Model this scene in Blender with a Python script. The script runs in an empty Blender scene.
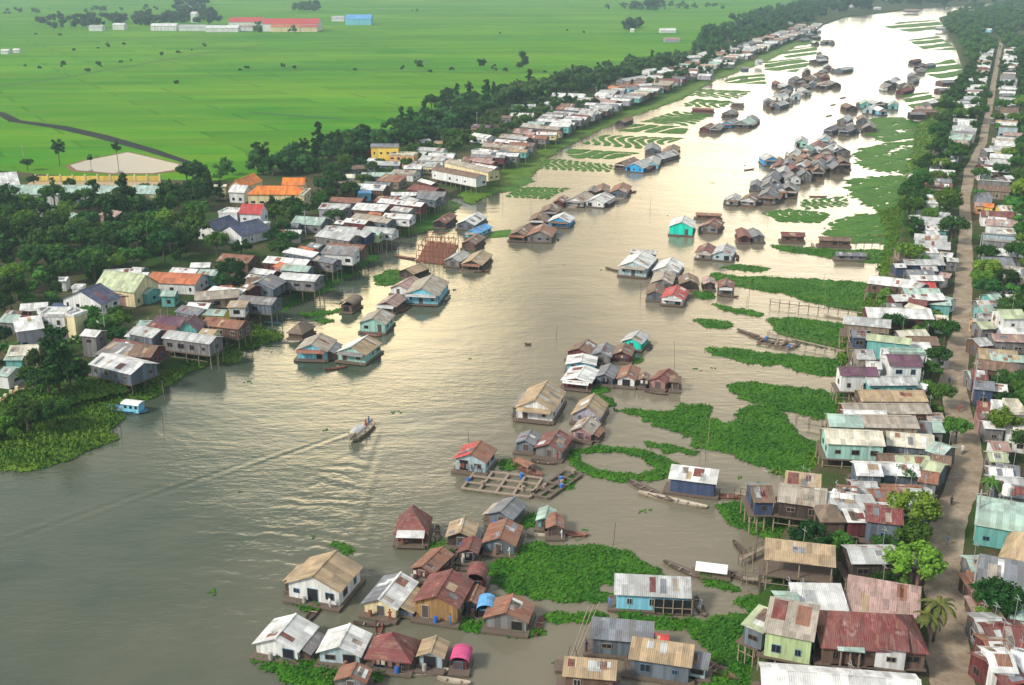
import bpy, math, random
import numpy as np
from mathutils import Vector, Matrix
from mathutils.geometry import tessellate_polygon
random.seed(11); rng = np.random.default_rng(11)
R = math.radians
S = bpy.context.scene
COL = S.collection
# ------------------------------------------------------------------ camera
CH, FPX = 85.0, 1100.0
TH = math.atan(382.5/FPX)
cam = bpy.data.cameras.new('camera'); camo = bpy.data.objects.new('camera', cam); COL.objects.link(camo)
cam.sensor_width = 36.0; cam.lens = 36.0*FPX/1024; cam.clip_end = 40000; cam.clip_start = 1
camo.location = (0, 0, CH); camo.rotation_euler = (R(90)-TH, 0, 0); S.camera = camo
CT, ST = math.cos(TH), math.sin(TH)
def at(px, py, z=0.0):
    dx = (px-512)/FPX; dy = (342.5-py)/FPX
    d = (dx, CT+dy*ST, -ST+dy*CT); t = (z-CH)/d[2]
    return Vector((d[0]*t, d[1]*t, z))
def ppm(p):                       # pixels per metre at a point
    return FPX/(p.y*CT-(p.z-CH)*ST)
# ------------------------------------------------------------------ helpers
def lk(o, parent=None):
    COL.objects.link(o)
    if parent is not None: o.parent = parent
    return o
def mesh(name, V, F, mats, idx=None, parent=None, smooth=False):
    me = bpy.data.meshes.new(name); me.from_pydata([tuple(v) for v in V], [], F)
    for m in (mats if isinstance(mats, (list, tuple)) else [mats]): me.materials.append(m)
    if idx is not None: me.polygons.foreach_set('material_index', idx)
    if smooth: me.polygons.foreach_set('use_smooth', [True]*len(me.polygons))
    me.update()
    return lk(bpy.data.objects.new(name, me), parent)
def tag(o, label=None, cat=None, group=None, kind=None):
    if label: o['label'] = label
    if cat: o['category'] = cat
    if group: o['group'] = group
    if kind: o['kind'] = kind
    return o
def empty(name, loc=(0, 0, 0), rz=0):
    o = bpy.data.objects.new(name, None); COL.objects.link(o); o.location = loc; o.rotation_euler = (0, 0, rz); return o
class MB:
    def __init__(s): s.v = []; s.f = []; s.i = []
    def quad(s, a, b, c, d, m=0):
        n = len(s.v); s.v += [a, b, c, d]; s.f.append((n, n+1, n+2, n+3)); s.i.append(m)
    def poly(s, pts, m=0):
        n = len(s.v); s.v += list(pts); s.f.append(tuple(range(n, n+len(pts)))); s.i.append(m)
    def box(s, x0, y0, z0, x1, y1, z1, m=0):
        n = len(s.v); s.v += [(x0,y0,z0),(x1,y0,z0),(x1,y1,z0),(x0,y1,z0),(x0,y0,z1),(x1,y0,z1),(x1,y1,z1),(x0,y1,z1)]
        for f in ((0,3,2,1),(4,5,6,7),(0,1,5,4),(1,2,6,5),(2,3,7,6),(3,0,4,7)): s.f.append(tuple(n+k for k in f)); s.i.append(m)
    def slab(s, a, b, c, d, t, m=0):            # quad a b c d thickened downwards by t
        n = len(s.v); P = [a, b, c, d]; s.v += P+[(p[0], p[1], p[2]-t) for p in P]
        for f in ((0,1,2,3),(7,6,5,4),(0,4,5,1),(1,5,6,2),(2,6,7,3),(3,7,4,0)): s.f.append(tuple(n+k for k in f)); s.i.append(m)
    def bar(s, a, b, r0, r1=None, n=6, m=0):
        r1 = r0 if r1 is None else r1
        a = Vector(a); b = Vector(b); d = (b-a).normalized(); u = d.orthogonal().normalized(); w = d.cross(u); k = len(s.v)
        for p, r in ((a, r0), (b, r1)):
            for j in range(n):
                t = 2*math.pi*j/n; s.v.append(tuple(p+u*(r*math.cos(t))+w*(r*math.sin(t))))
        for j in range(n): s.f.append((k+j, k+(j+1) % n, k+n+(j+1) % n, k+n+j)); s.i.append(m)
        s.f.append(tuple(k+n+j for j in range(n))); s.i.append(m); s.f.append(tuple(k+n-1-j for j in range(n))); s.i.append(m)
    def ball(s, c, rx, ry, rz, n=8, h=5, m=0):
        k = len(s.v)
        for a in range(h+1):
            t = math.pi*a/h
            for j in range(n):
                p = 2*math.pi*j/n; s.v.append((c[0]+rx*math.sin(t)*math.cos(p), c[1]+ry*math.sin(t)*math.sin(p), c[2]+rz*math.cos(t)))
        for a in range(h):
            for j in range(n): s.f.append((k+a*n+j, k+(a+1)*n+j, k+(a+1)*n+(j+1) % n, k+a*n+(j+1) % n)); s.i.append(m)
    def build(s, name, mats, parent=None, smooth=False): return mesh(name, s.v, s.f, mats, s.i, parent, smooth)
# ------------------------------------------------------------------ materials
def newmat(name):
    m = bpy.data.materials.new(name); m.use_nodes = True; nt = m.node_tree
    return m, nt, nt.nodes['Principled BSDF']
def N(nt, t, **k):
    n = nt.nodes.new(t)
    for a, b in k.items(): setattr(n, a, b)
    return n
def math_(nt, op, a, b=None, c=None):
    n = N(nt, 'ShaderNodeMath', operation=op)
    for i, x in enumerate((a, b, c)):
        if x is None: continue
        if isinstance(x, (int, float)): n.inputs[i].default_value = x
        else: nt.links.new(x, n.inputs[i])
    return n.outputs[0]
def mixc(nt, f, a, b, bt='MIX'):
    n = N(nt, 'ShaderNodeMix', data_type='RGBA', blend_type=bt)
    for s_, x in ((0, f), (6, a), (7, b)):
        if isinstance(x, (int, float)): n.inputs[s_].default_value = x
        elif isinstance(x, tuple): n.inputs[s_].default_value = (*x[:3], 1)
        else: nt.links.new(x, n.inputs[s_])
    return n.outputs[2]
def noise(nt, vec, scale, detail=3, rough=.55, dim='3D'):
    n = N(nt, 'ShaderNodeTexNoise', noise_dimensions=dim); n.inputs['Scale'].default_value = scale
    n.inputs['Detail'].default_value = detail; n.inputs['Roughness'].default_value = rough
    if vec is not None: nt.links.new(vec, n.inputs['Vector'])
    return n.outputs[0]
def maprange(nt, v, a, b, c=0., d=1.):
    n = N(nt, 'ShaderNodeMapRange'); nt.links.new(v, n.inputs[0])
    for i, x in enumerate((a, b, c, d)): n.inputs[i+1].default_value = x
    return n.outputs[0]
def mapping(nt, vec, sc):
    n = N(nt, 'ShaderNodeMapping'); nt.links.new(vec, n.inputs[0]); n.inputs['Scale'].default_value = sc; return n.outputs[0]
def bump(nt, bs, h, strength=.3, dist=.1):
    n = N(nt, 'ShaderNodeBump'); n.inputs['Strength'].default_value = strength; n.inputs['Distance'].default_value = dist
    nt.links.new(h, n.inputs['Height']); nt.links.new(n.outputs[0], bs.inputs['Normal']); return n
def objcoord(nt):                    # object coordinates shifted by a per-object random amount
    tc = N(nt, 'ShaderNodeTexCoord'); oi = N(nt, 'ShaderNodeObjectInfo')
    sh = math_(nt, 'MULTIPLY', oi.outputs['Random'], 57.)
    va = N(nt, 'ShaderNodeVectorMath', operation='ADD'); cb = N(nt, 'ShaderNodeCombineXYZ')
    for i in range(3): nt.links.new(sh, cb.inputs[i])
    nt.links.new(tc.outputs['Object'], va.inputs[0]); nt.links.new(cb.outputs[0], va.inputs[1])
    return tc.outputs['Object'], va.outputs[0], oi.outputs['Random']
def roofmat(name, c, rust=.25, rc=(.20,.075,.035), tile=False):
    m, nt, bs = newmat('roof_'+name)
    oc, sc, rnd = objcoord(nt)
    sp = N(nt, 'ShaderNodeSeparateXYZ'); nt.links.new(oc, sp.inputs[0])
    fl = math_(nt, 'FLOOR', math_(nt, 'MULTIPLY', sp.outputs[1], 1/.85))
    fx = math_(nt, 'FLOOR', math_(nt, 'MULTIPLY', sp.outputs[0], 1/2.1))
    cb = N(nt, 'ShaderNodeCombineXYZ'); nt.links.new(fl, cb.inputs[0]); nt.links.new(fx, cb.inputs[1]); nt.links.new(rnd, cb.inputs[2])
    wn = N(nt, 'ShaderNodeTexWhiteNoise', noise_dimensions='3D'); nt.links.new(cb.outputs[0], wn.inputs[0])
    sheet = maprange(nt, wn.outputs[0], 0, 1, .66, 1.14)
    gr = N(nt, 'ShaderNodeCombineXYZ')
    for i in range(3): nt.links.new(sheet, gr.inputs[i])
    base = mixc(nt, 1., c, gr.outputs[0], 'MULTIPLY')
    streak = noise(nt, mapping(nt, sc, (.35, 2.2, .5)), 1.3, 5, .65)
    f = maprange(nt, streak, .62-.28*rust, .80-.2*rust, 0, min(1, .35+rust))
    base = mixc(nt, f, base, rc)
    dirt = noise(nt, sc, .5, 4, .6)
    base = mixc(nt, maprange(nt, dirt, .42, .75, 0, .55), base, (.16,.14,.12))
    lightn = noise(nt, sc, .9, 3, .6)
    base = mixc(nt, maprange(nt, lightn, .6, .8, 0, .25), base, (.8,.76,.7))
    nt.links.new(base, bs.inputs['Base Color']); bs.inputs['Roughness'].default_value = .6; bs.inputs['Specular IOR Level'].default_value = .22
    w = N(nt, 'ShaderNodeTexWave', wave_type='BANDS', bands_direction='Y'); w.inputs['Scale'].default_value = 1.2 if not tile else 1.0
    nt.links.new(oc, w.inputs['Vector']); bump(nt, bs, w.outputs[1], .5, .06)
    return m
def wallmat(name, c, wear=.3, plank=.4):
    m, nt, bs = newmat('wall_'+name)
    oc, sc, rnd = objcoord(nt)
    sp = N(nt, 'ShaderNodeSeparateXYZ'); nt.links.new(oc, sp.inputs[0])
    fl = math_(nt, 'FLOOR', math_(nt, 'MULTIPLY', math_(nt, 'ADD', sp.outputs[0], sp.outputs[1]), 1/plank))
    cb = N(nt, 'ShaderNodeCombineXYZ'); nt.links.new(fl, cb.inputs[0]); nt.links.new(rnd, cb.inputs[1])
    wn = N(nt, 'ShaderNodeTexWhiteNoise', noise_dimensions='3D'); nt.links.new(cb.outputs[0], wn.inputs[0])
    v = maprange(nt, wn.outputs[0], 0, 1, 1-wear*.7, 1.08); gr = N(nt, 'ShaderNodeCombineXYZ')
    for i in range(3): nt.links.new(v, gr.inputs[i])
    base = mixc(nt, 1., c, gr.outputs[0], 'MULTIPLY')
    st = noise(nt, mapping(nt, sc, (1.6, 1.6, .25)), 1.5, 5, .65)
    base = mixc(nt, maprange(nt, st, .5, .78, 0, wear*1.6), base, (.13,.10,.08))
    nt.links.new(base, bs.inputs['Base Color']); bs.inputs['Roughness'].default_value = .85; bs.inputs['Specular IOR Level'].default_value = .1
    bump(nt, bs, wn.outputs[0], .4, .03)
    return m
def plain(name, c, rough=.7, var=.25, sc=1.5):
    m, nt, bs = newmat(name); oc, s_, rnd = objcoord(nt)
    n = noise(nt, s_, sc, 4, .6)
    nt.links.new(mixc(nt, maprange(nt, n, .35, .75, 0, var), c, tuple(x*.45 for x in c)), bs.inputs['Base Color'])
    bs.inputs['Roughness'].default_value = rough; return m
RC = dict(tan=(.56,.42,.26), beige=(.55,.49,.41), white=(.80,.81,.80), pale=(.60,.62,.62), grey=(.32,.32,.33), slate=(.27,.295,.335),
  brown=(.25,.165,.12), rusty=(.36,.15,.095), maroon=(.24,.065,.065), red=(.58,.07,.07), orange=(.85,.24,.04), mint=(.48,.66,.58),
  lime=(.60,.68,.44), cream=(.78,.74,.60), navy=(.07,.09,.17), terracotta=(.62,.20,.09), plum=(.16,.075,.12), blue=(.13,.42,.80),
  pinkish=(.62,.42,.38), thatch=(.20,.15,.11), magenta=(.65,.08,.25))
RU = dict(tan=.35, beige=.35, white=.12, pale=.25, grey=.35, slate=.25, brown=.5, rusty=.6, maroon=.45, red=.15, orange=.08, mint=.12, lime=.1, cream=.2,
  navy=.05, terracotta=.2, plum=.1, blue=.05, pinkish=.4, thatch=.2, magenta=.2)
for _k, _f in dict(tan=.86, beige=.8, grey=.8, slate=.8, brown=.75, rusty=.78, maroon=.82, pinkish=.75, mint=.85, lime=.85, cream=.92, pale=.88).items(): RC[_k] = tuple(c*_f for c in RC[_k])
RM = {k: roofmat(k, v, RU[k], rc=(.34,.19,.13) if k in ('maroon','rusty','brown') else (.20,.085,.045)) for k, v in RC.items()}
WC = dict(white=(.74,.76,.76), skyblue=(.24,.62,.80), blue=(.06,.42,.85), mint=(.42,.72,.64), turquoise=(.02,.72,.56), paleblue=(.48,.62,.68),
  cream=(.78,.68,.42), ochre=(.50,.30,.13), grey=(.34,.34,.35), brown=(.17,.11,.085), dark=(.07,.055,.05), maroon=(.20,.055,.06), slate=(.20,.25,.31),
  yellow=(.85,.62,.14), teal=(.20,.56,.54), green=(.58,.74,.40), lilac=(.55,.52,.62), tan=(.45,.36,.28), navy=(.06,.09,.18), orange=(.75,.42,.20), pink=(.62,.36,.36))
for _k, _f in dict(grey=.68, slate=.75, tan=.7, pink=.6, lilac=.75, mint=.85, teal=.8, maroon=.8, paleblue=.85, ochre=.8, green=.85).items(): WC[_k] = tuple(c*_f for c in WC[_k])
WM = {k: wallmat(k, v, .6 if k in ('grey','brown','dark','maroon','slate','ochre','tan') else .34, .45 if k != 'yellow' else 3.) for k, v in WC.items()}
WOOD = plain('weathered_timber', (.15,.11,.085), .85, .5, 2.)
WOODL = plain('pale_timber', (.33,.26,.20), .85, .5, 2.)
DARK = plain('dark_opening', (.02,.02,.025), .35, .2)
DOORM = plain('door_paint', (.10,.075,.07), .6, .3)
FRAME = plain('frame_paint', (.50,.50,.48), .6, .3)
FRAMEB = plain('frame_blue', (.10,.22,.36), .6, .3)
CONC = plain('concrete', (.40,.38,.36), .85, .4, .8)
WHITEP = plain('white_paint', (.80,.80,.78), .5, .15)
BLUEP = plain('blue_plastic', (.03,.16,.55), .45, .2)
CLOTH = plain('blue_tarpaulin_cloth', (.02,.30,.62), .6, .3, 1.)
SHEETW = plain('white_sheet_cloth', (.80,.82,.84), .6, .2, .8)
BARK = plain('bark', (.11,.085,.065), .9, .5, 2.)
STEEL = plain('steel', (.35,.36,.38), .4, .2)
# foliage
def leafmat(name, c1, c2, transl=.12):
    m, nt, bs = newmat(name); oc, sc, rnd = objcoord(nt)
    n = noise(nt, sc, .55, 3, .6); n2 = noise(nt, sc, 4., 2, .6)
    c = mixc(nt, maprange(nt, n, .38, .66), c1, c2)
    c = mixc(nt, maprange(nt, n2, .35, .7, 0, .5), c, tuple(x*1.7 for x in c2))
    hs = N(nt, 'ShaderNodeHueSaturation'); nt.links.new(c, hs.inputs['Color'])
    nt.links.new(maprange(nt, rnd, 0, 1, .475, .52), hs.inputs['Hue'])
    r2 = math_(nt, 'FRACT', math_(nt, 'MULTIPLY', rnd, 7.31)); nt.links.new(maprange(nt, r2, 0, 1, .6, 1.35), hs.inputs['Value'])
    nt.links.new(hs.outputs[0], bs.inputs['Base Color']); bs.inputs['Roughness'].default_value = .7
    bs.inputs['Specular IOR Level'].default_value = .1
    if transl:
        bs.inputs['Transmission Weight'].default_value = 0
    return m
LEAF_D = leafmat('leaf_dark', (.016,.052,.011), (.030,.085,.017))
LEAF_M = leafmat('leaf_mid', (.028,.088,.012), (.055,.135,.020))
LEAF_L = leafmat('leaf_bright', (.060,.140,.012), (.11,.20,.025))
LEAF_R = leafmat('leaf_red', (.20,.02,.015), (.30,.05,.02))
PALM = leafmat('leaf_palm', (.05,.075,.02), (.14,.13,.035))
# ------------------------------------------------------------------ ground, river
def sheet(name, poly, z, mat, skirt=0, drop=3.0, kind='structure'):
    P = [Vector((p[0], p[1], 0)) for p in poly]
    tris = tessellate_polygon([P]); V = [(p.x, p.y, z) for p in P]; F = []
    for t in tris:
        a, b, c = (P[i] for i in t)
        F.append(tuple(t) if (b-a).cross(c-a).z > 0 else tuple(reversed(t)))
    if skirt:
        n = len(P); area = sum(P[i].x*P[(i+1) % n].y-P[(i+1) % n].x*P[i].y for i in range(n)); sg = 1 if area > 0 else -1
        for i in range(n):
            d = (P[(i+1) % n]-P[i-1]).normalized(); o = Vector((d.y, -d.x, 0))*sg*skirt
            V.append((P[i].x+o.x, P[i].y+o.y, z-drop))
        for i in range(n):
            j = (i+1) % n; f = (i, n+i, n+j, j); F.append(f if sg > 0 else tuple(reversed(f)))
    o = mesh(name, V, F, mat); tag(o, kind=kind); return o
def gencoord(nt): return N(nt, 'ShaderNodeNewGeometry').outputs['Position']
GZ = 1.6
def smoothline(pts, n=5, jit=1.0):
    out = []
    for i in range(len(pts)-1):
        a, b = pts[i], pts[i+1]
        for k in range(n):
            t = k/n; j = jit if k else 0
            out.append((a[0]+(b[0]-a[0])*t+random.uniform(-j, j), a[1]+(b[1]-a[1])*t+random.uniform(-j, j)*.5))
    return out+[pts[-1]]
m, nt, bs = newmat('soil_and_grass'); p = gencoord(nt)
n1 = noise(nt, p, .045, 5, .6); n2 = noise(nt, p, .35, 4, .65); n3 = noise(nt, p, 2.5, 3, .6)
c = mixc(nt, maprange(nt, n1, .42, .58), (.035,.085,.016), (.13,.095,.065))
c = mixc(nt, maprange(nt, n2, .45, .65, 0, .9), c, (.045,.10,.018))
c = mixc(nt, maprange(nt, n3, .4, .7, 0, .5), c, (.025,.04,.015))
nt.links.new(c, bs.inputs['Base Color']); bs.inputs['Roughness'].default_value = .95; bs.inputs['Specular IOR Level'].default_value = .05; bump(nt, bs, n3, .6, .4); SOIL = m
m, nt, bs = newmat('rice_field_green'); p = gencoord(nt)
n1 = noise(nt, mapping(nt, p, (.35, 1, 1)), .009, 4, .6); n2 = noise(nt, mapping(nt, p, (.3, 1, 1)), .05, 4, .65); n3 = noise(nt, p, .6, 3, .6)
c = mixc(nt, maprange(nt, n1, .38, .64), (.040,.215,.008), (.115,.29,.012))
c = mixc(nt, maprange(nt, n2, .42, .72, 0, .6), c, (.16,.28,.02))
c = mixc(nt, maprange(nt, n3, .45, .75, 0, .35), c, (.03,.13,.01))
vo = N(nt, 'ShaderNodeTexBrick'); vo.offset = .37; mp_ = mapping(nt, p, (.0045, .011, 1)); mp_.node.inputs['Rotation'].default_value = (0, 0, R(-14)); nt.links.new(mp_, vo.inputs['Vector'])
vo.inputs['Scale'].default_value = 1.0; vo.inputs['Mortar Size'].default_value = .006; vo.inputs['Color1'].default_value = (.62,.70,.6,1); vo.inputs['Color2'].default_value = (1.25,1.15,1,1); vo.inputs['Mortar'].default_value = (.45,.5,.5,1)
c = mixc(nt, .55, c, vo.outputs[0], 'MULTIPLY')
nt.links.new(c, bs.inputs['Base Color']); bs.inputs['Roughness'].default_value = .9; bs.inputs['Specular IOR Level'].default_value = .03; bump(nt, bs, n3, .5, .3); RICE = m
# river water
BOATP = at(361, 438)
m, nt, bs = newmat('river_water'); p = gencoord(nt)
a1 = noise(nt, mapping(nt, p, (.06, .11, 1)), 1., 4, .6)
a2 = noise(nt, mapping(nt, p, (.32, .75, 1)), 1., 3, .6)
a3 = noise(nt, mapping(nt, p, (1.3, 2.6, 1)), 1., 2, .6)
vr = N(nt, 'ShaderNodeVectorRotate', rotation_type='Z_AXIS'); nt.links.new(p, vr.inputs[0]); vr.inputs['Center'].default_value = tuple(BOATP)
_A1 = (at(100, 512)-at(350, 437)).normalized(); _A2 = (at(345, 600)-at(366, 442)).normalized(); _BA = -(_A1+_A2).normalized(); BANG = math.atan2(_BA.y, _BA.x)
_half = math.tan(math.acos(max(-1, min(1, _A1.dot(_A2))))/2); _sgn = 1. if (_A2.x*-math.sin(BANG)+_A2.y*math.cos(BANG)) > 0 else -1.; WAKE_HALF = min(.6, _half)
vr.inputs['Angle'].default_value = -BANG
sp = N(nt, 'ShaderNodeSeparateXYZ'); nt.links.new(vr.outputs[0], sp.inputs[0])
X = math_(nt, 'SUBTRACT', sp.outputs[0], BOATP.x); Y = math_(nt, 'MULTIPLY', math_(nt, 'SUBTRACT', sp.outputs[1], BOATP.y), _sgn)
back = math_(nt, 'MULTIPLY', math_(nt, 'SUBTRACT', X, 6.), -1.)        # distance astern of the bow
aY = math_(nt, 'ABSOLUTE', Y)
u = math_(nt, 'SUBTRACT', aY, math_(nt, 'MULTIPLY', back, WAKE_HALF))       # distance to the wake arm
env = math_(nt, 'POWER', 2.718, math_(nt, 'MULTIPLY', math_(nt, 'POWER', math_(nt, 'DIVIDE', u, math_(nt, 'ADD', math_(nt, 'MULTIPLY', back, .02), 1.2)), 2.), -1.))
fade = math_(nt, 'MULTIPLY', maprange(nt, back, 0, 4), maprange(nt, back, 20, 95, 1, 0))
w1 = math_(nt, 'SINE', math_(nt, 'ADD', math_(nt, 'MULTIPLY', u, 2.0), math_(nt, 'MULTIPLY', back, .35)))
w1 = math_(nt, 'MULTIPLY', math_(nt, 'MULTIPLY', w1, env), fade)
env2 = math_(nt, 'MULTIPLY', math_(nt, 'MULTIPLY', maprange(nt, Y, 0, 3, .1, 1.6), maprange(nt, math_(nt, 'SUBTRACT', math_(nt, 'MULTIPLY', back, WAKE_HALF*1.1), Y), 0, 6)), math_(nt, 'MULTIPLY', maprange(nt, back, 0, 4), maprange(nt, back, 18, 80, 1, 0)))
w2 = math_(nt, 'MULTIPLY', math_(nt, 'SINE', math_(nt, 'ADD', math_(nt, 'MULTIPLY', math_(nt, 'ADD', back, math_(nt, 'MULTIPLY', aY, .25)), 1.5), math_(nt, 'MULTIPLY', noise(nt, p, .14, 3, .6), 16.))), env2)
ruf = maprange(nt, noise(nt, mapping(nt, p, (.5, 1, 1)), .022, 4, .6), .38, .62, .25, 1.25)
h = math_(nt, 'ADD', math_(nt, 'MULTIPLY', a1, 1.0), math_(nt, 'MULTIPLY', math_(nt, 'MULTIPLY', a2, ruf), .45))
h = math_(nt, 'ADD', h, math_(nt, 'MULTIPLY', math_(nt, 'MULTIPLY', a3, ruf), .13))
h = math_(nt, 'ADD', h, math_(nt, 'MULTIPLY', w1, .20)); h = math_(nt, 'ADD', h, math_(nt, 'MULTIPLY', w2, .13))
bump(nt, bs, h, 1.0, .17)
spx = N(nt, 'ShaderNodeSeparateXYZ'); nt.links.new(p, spx.inputs[0])
sed = math_(nt, 'ADD', maprange(nt, math_(nt, 'SUBTRACT', spx.outputs[0], math_(nt, 'MULTIPLY', spx.outputs[1], .12)), -75, 0, 0, 1), math_(nt, 'MULTIPLY', math_(nt, 'SUBTRACT', noise(nt, p, .02, 4, .6), .5), 1.2))
c = mixc(nt, maprange(nt, sed, 0, 1), (.060,.082,.056), (.20,.175,.125))
nt.links.new(c, bs.inputs['Base Color']); bs.inputs['Roughness'].default_value = .10; bs.inputs['IOR'].default_value = 1.333; WATER = m
# the river's water spans the plain below the banks
mesh('river', [(-16000,-500,0),(16000,-500,0),(16000,15000,0),(-16000,15000,0)], [(0,1,2,3)], WATER)['kind'] = 'structure'
LS = [(-60,470),(0,440),(45,412),(95,398),(150,385),(190,362),(228,340),(268,315),(305,292),(345,266),(385,242),(420,218),(452,196),(492,176),(532,150),
      (572,130),(620,110),(662,93),(702,76),(742,60),(780,45),(812,33),(822,25),(845,17),(900,11),(940,7),(1010,2),(1200,-3)]
RS = [(1200,4),(1020,6),(975,10),(940,18),(948,32),(958,50),(965,70),(952,95),(938,115),(928,130),(918,160),(908,190),(903,230),(896,262),(885,300),(866,330),
      (858,370),(850,400),(838,450),(806,490),(798,520),(785,560),(768,610),(765,650),(760,700),(750,760)]
Lw = [at(*q) for q in smoothline(LS, 4, .9)]; Rw = [at(*q) for q in smoothline(RS, 4, .9)]
sheet('ground', [(-15000, Lw[0].y-60)]+[(v.x, v.y) for v in Lw]+[(15000, Lw[-1].y+2000), (15000, 14500), (-15000, 14500)], GZ, SOIL, 3.5)
sheet('ground', [(v.x, v.y) for v in Rw]+[(Rw[-1].x, -200), (15000, -200), (15000, Rw[0].y)], GZ, SOIL, 3.5)
FB = [(-400,200),(0,170),(70,176),(190,180),(240,180),(300,158),(420,130),(440,106),(550,92),(560,80),(690,50),(705,32),(735,22),(790,9),(835,0),(850,-4),(1100,-12)]
Fw = [at(*q, GZ) for q in FB]
sheet('rice_field', [(v.x, v.y) for v in Fw]+[(14800, 14000), (-14800, 14000), (-14800, Fw[0].y)], GZ+.12, RICE, 1.5, .3)
def strip(name, px, w, z, mat, kind='structure'):
    W = [at(q[0], q[1], z) for q in px]; L, Rr = [], []
    for i, p_ in enumerate(W):
        d = (W[min(i+1, len(W)-1)]-W[max(i-1, 0)]).normalized(); nrm = Vector((-d.y, d.x, 0))
        ww = (w[i] if isinstance(w, list) else w)*random.uniform(.92, 1.08)/2
        L.append(p_+nrm*ww); Rr.append(p_-nrm*ww)
    V = [tuple(v) for v in L+Rr]; n = len(W)
    F = [(n+i, n+i+1, i+1, i) for i in range(n-1)]
    o = mesh(name, V, F, mat); tag(o, kind=kind); return o
m, nt, bs = newmat('dusty_lane'); p = gencoord(nt)
n1 = noise(nt, p, .25, 5, .65); n2 = noise(nt, p, 1.6, 4, .6)
c = mixc(nt, maprange(nt, n1, .38, .66), (.25,.19,.13), (.41,.335,.24)); c = mixc(nt, maprange(nt, n2, .45, .7, 0, .55), c, (.17,.125,.10))
nt.links.new(c, bs.inputs['Base Color']); bs.inputs['Roughness'].default_value = .9; LANE = m
road = [(958,720),(953,685),(948,650),(947,612),(944,585),(942,560),(946,535),(950,512),(961,493),(968,465),(966,442),(957,407),(952,385),(958,350),(962,330),(962,300),(964,267),(966,229),(965,196),(969,170),(983,143),(990,105),(996,70),(1002,40)]
road = smoothline(road, 3, .9)
strip('road', road, [5.2]*38+[4.6]*12+[3.8]*(len(road)-50), GZ+.06, LANE)
strip('path', [(-20,420),(6,400),(24,388),(40,372),(60,352)], 3.2, GZ+.05, LANE)
DK = plain('canal_mud', (.05,.055,.05), .5, .5, .05)
DK.node_tree.nodes['Principled BSDF'].inputs['Specular IOR Level'].default_value = 0
strip('canal', [(-60,104),(0,113),(15,121),(60,127),(100,136),(150,150),(190,163)], [5,6,7,8,8,6,4], GZ+.17, DK)
m, nt, bs = newmat('pond_water'); bs.inputs['Base Color'].default_value = (.13,.125,.11,1); bs.inputs['Roughness'].default_value = .06; p = gencoord(nt); bump(nt, bs, noise(nt, p, .5), .2, .2); PONDM = m
pond = [(70,166),(87,161),(108,157),(128,153),(150,158),(170,163),(189,167),(172,171),(153,174),(115,174),(77,171)]
def grow(pts, s):
    cx = sum(p[0] for p in pts)/len(pts); cy = sum(p[1] for p in pts)/len(pts); return [(cx+(x-cx)*s, cy+(y-cy)*s) for x, y in pts]
sheet('pond_bank', [at(*q, GZ)[:2] for q in grow(pond, 1.07)], GZ+.30, plain('red_earth', (.20,.10,.06), .9, .5, .3), 1., .4)
sheet('pond', [at(*q, GZ)[:2] for q in pond], GZ+.34, PONDM)
DIKE = plain('dike_grass', (.03,.075,.02), .9, .4, .2)
for k, ln in enumerate([[(250,112),(300,116),(345,119)], [(0,86),(60,78),(130,66),(200,54),(260,45)], [(0,50),(40,46),(120,40),(200,34),(260,30)],
        [(250,69),(350,70),(500,73),(560,72)], [(380,23),(430,20),(500,16),(640,10)], [(400,98),(480,94)], [(0,140),(0,141)]][:6]):
    strip('dike', smoothline(ln, 4, .15), 3.0, GZ+.22, DIKE)
# ------------------------------------------------------------------ floating plants and other ground cover (uncountable)
def plantmat(name, c1, c2, c3):
    m, nt, bs = newmat(name); p = gencoord(nt)
    n1 = noise(nt, p, .12, 4, .6); n2 = noise(nt, p, 1.7, 3, .7)
    c = mixc(nt, maprange(nt, n1, .40, .62), c1, c2); c = mixc(nt, maprange(nt, n2, .42, .68, 0, .8), c, c3)
    n4 = noise(nt, p, .33, 5, .7); c = mixc(nt, maprange(nt, n4, .62, .74, 0, .55), c, (.16,.13,.05))
    nt.links.new(c, bs.inputs['Base Color']); bs.inputs['Roughness'].default_value = .6; bs.inputs['Specular IOR Level'].default_value = .08
    bump(nt, bs, n2, .8, .25); return m
HYA = plantmat('water_hyacinth_leaves', (.020,.10,.009), (.048,.155,.012), (.080,.21,.018))
MARSH = plantmat('marsh_grass', (.038,.13,.012), (.10,.19,.018), (.15,.22,.028))
def inpoly(X, Y, P):
    ins = np.zeros(X.shape, bool); n = len(P); j = n-1
    for i in range(n):
        xi, yi = P[i]; xj, yj = P[j]
        if yi != yj: ins ^= ((yi > Y) != (yj > Y)) & (X < (xj-xi)*(Y-yi)/(yj-yi)+xi)
        j = i
    return ins
_ph = rng.uniform(0, 6.28, 24); _dr = rng.uniform(0, 6.28, 24)
def wob(X, Y, s):
    v = 0
    for k in range(8):
        f = s*(1+k*.7); v = v+np.sin(X*f*np.cos(_dr[k])+Y*f*np.sin(_dr[k])+_ph[k])/(1+k*.5)
    return v/3
VEG_WORLD = []
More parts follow.
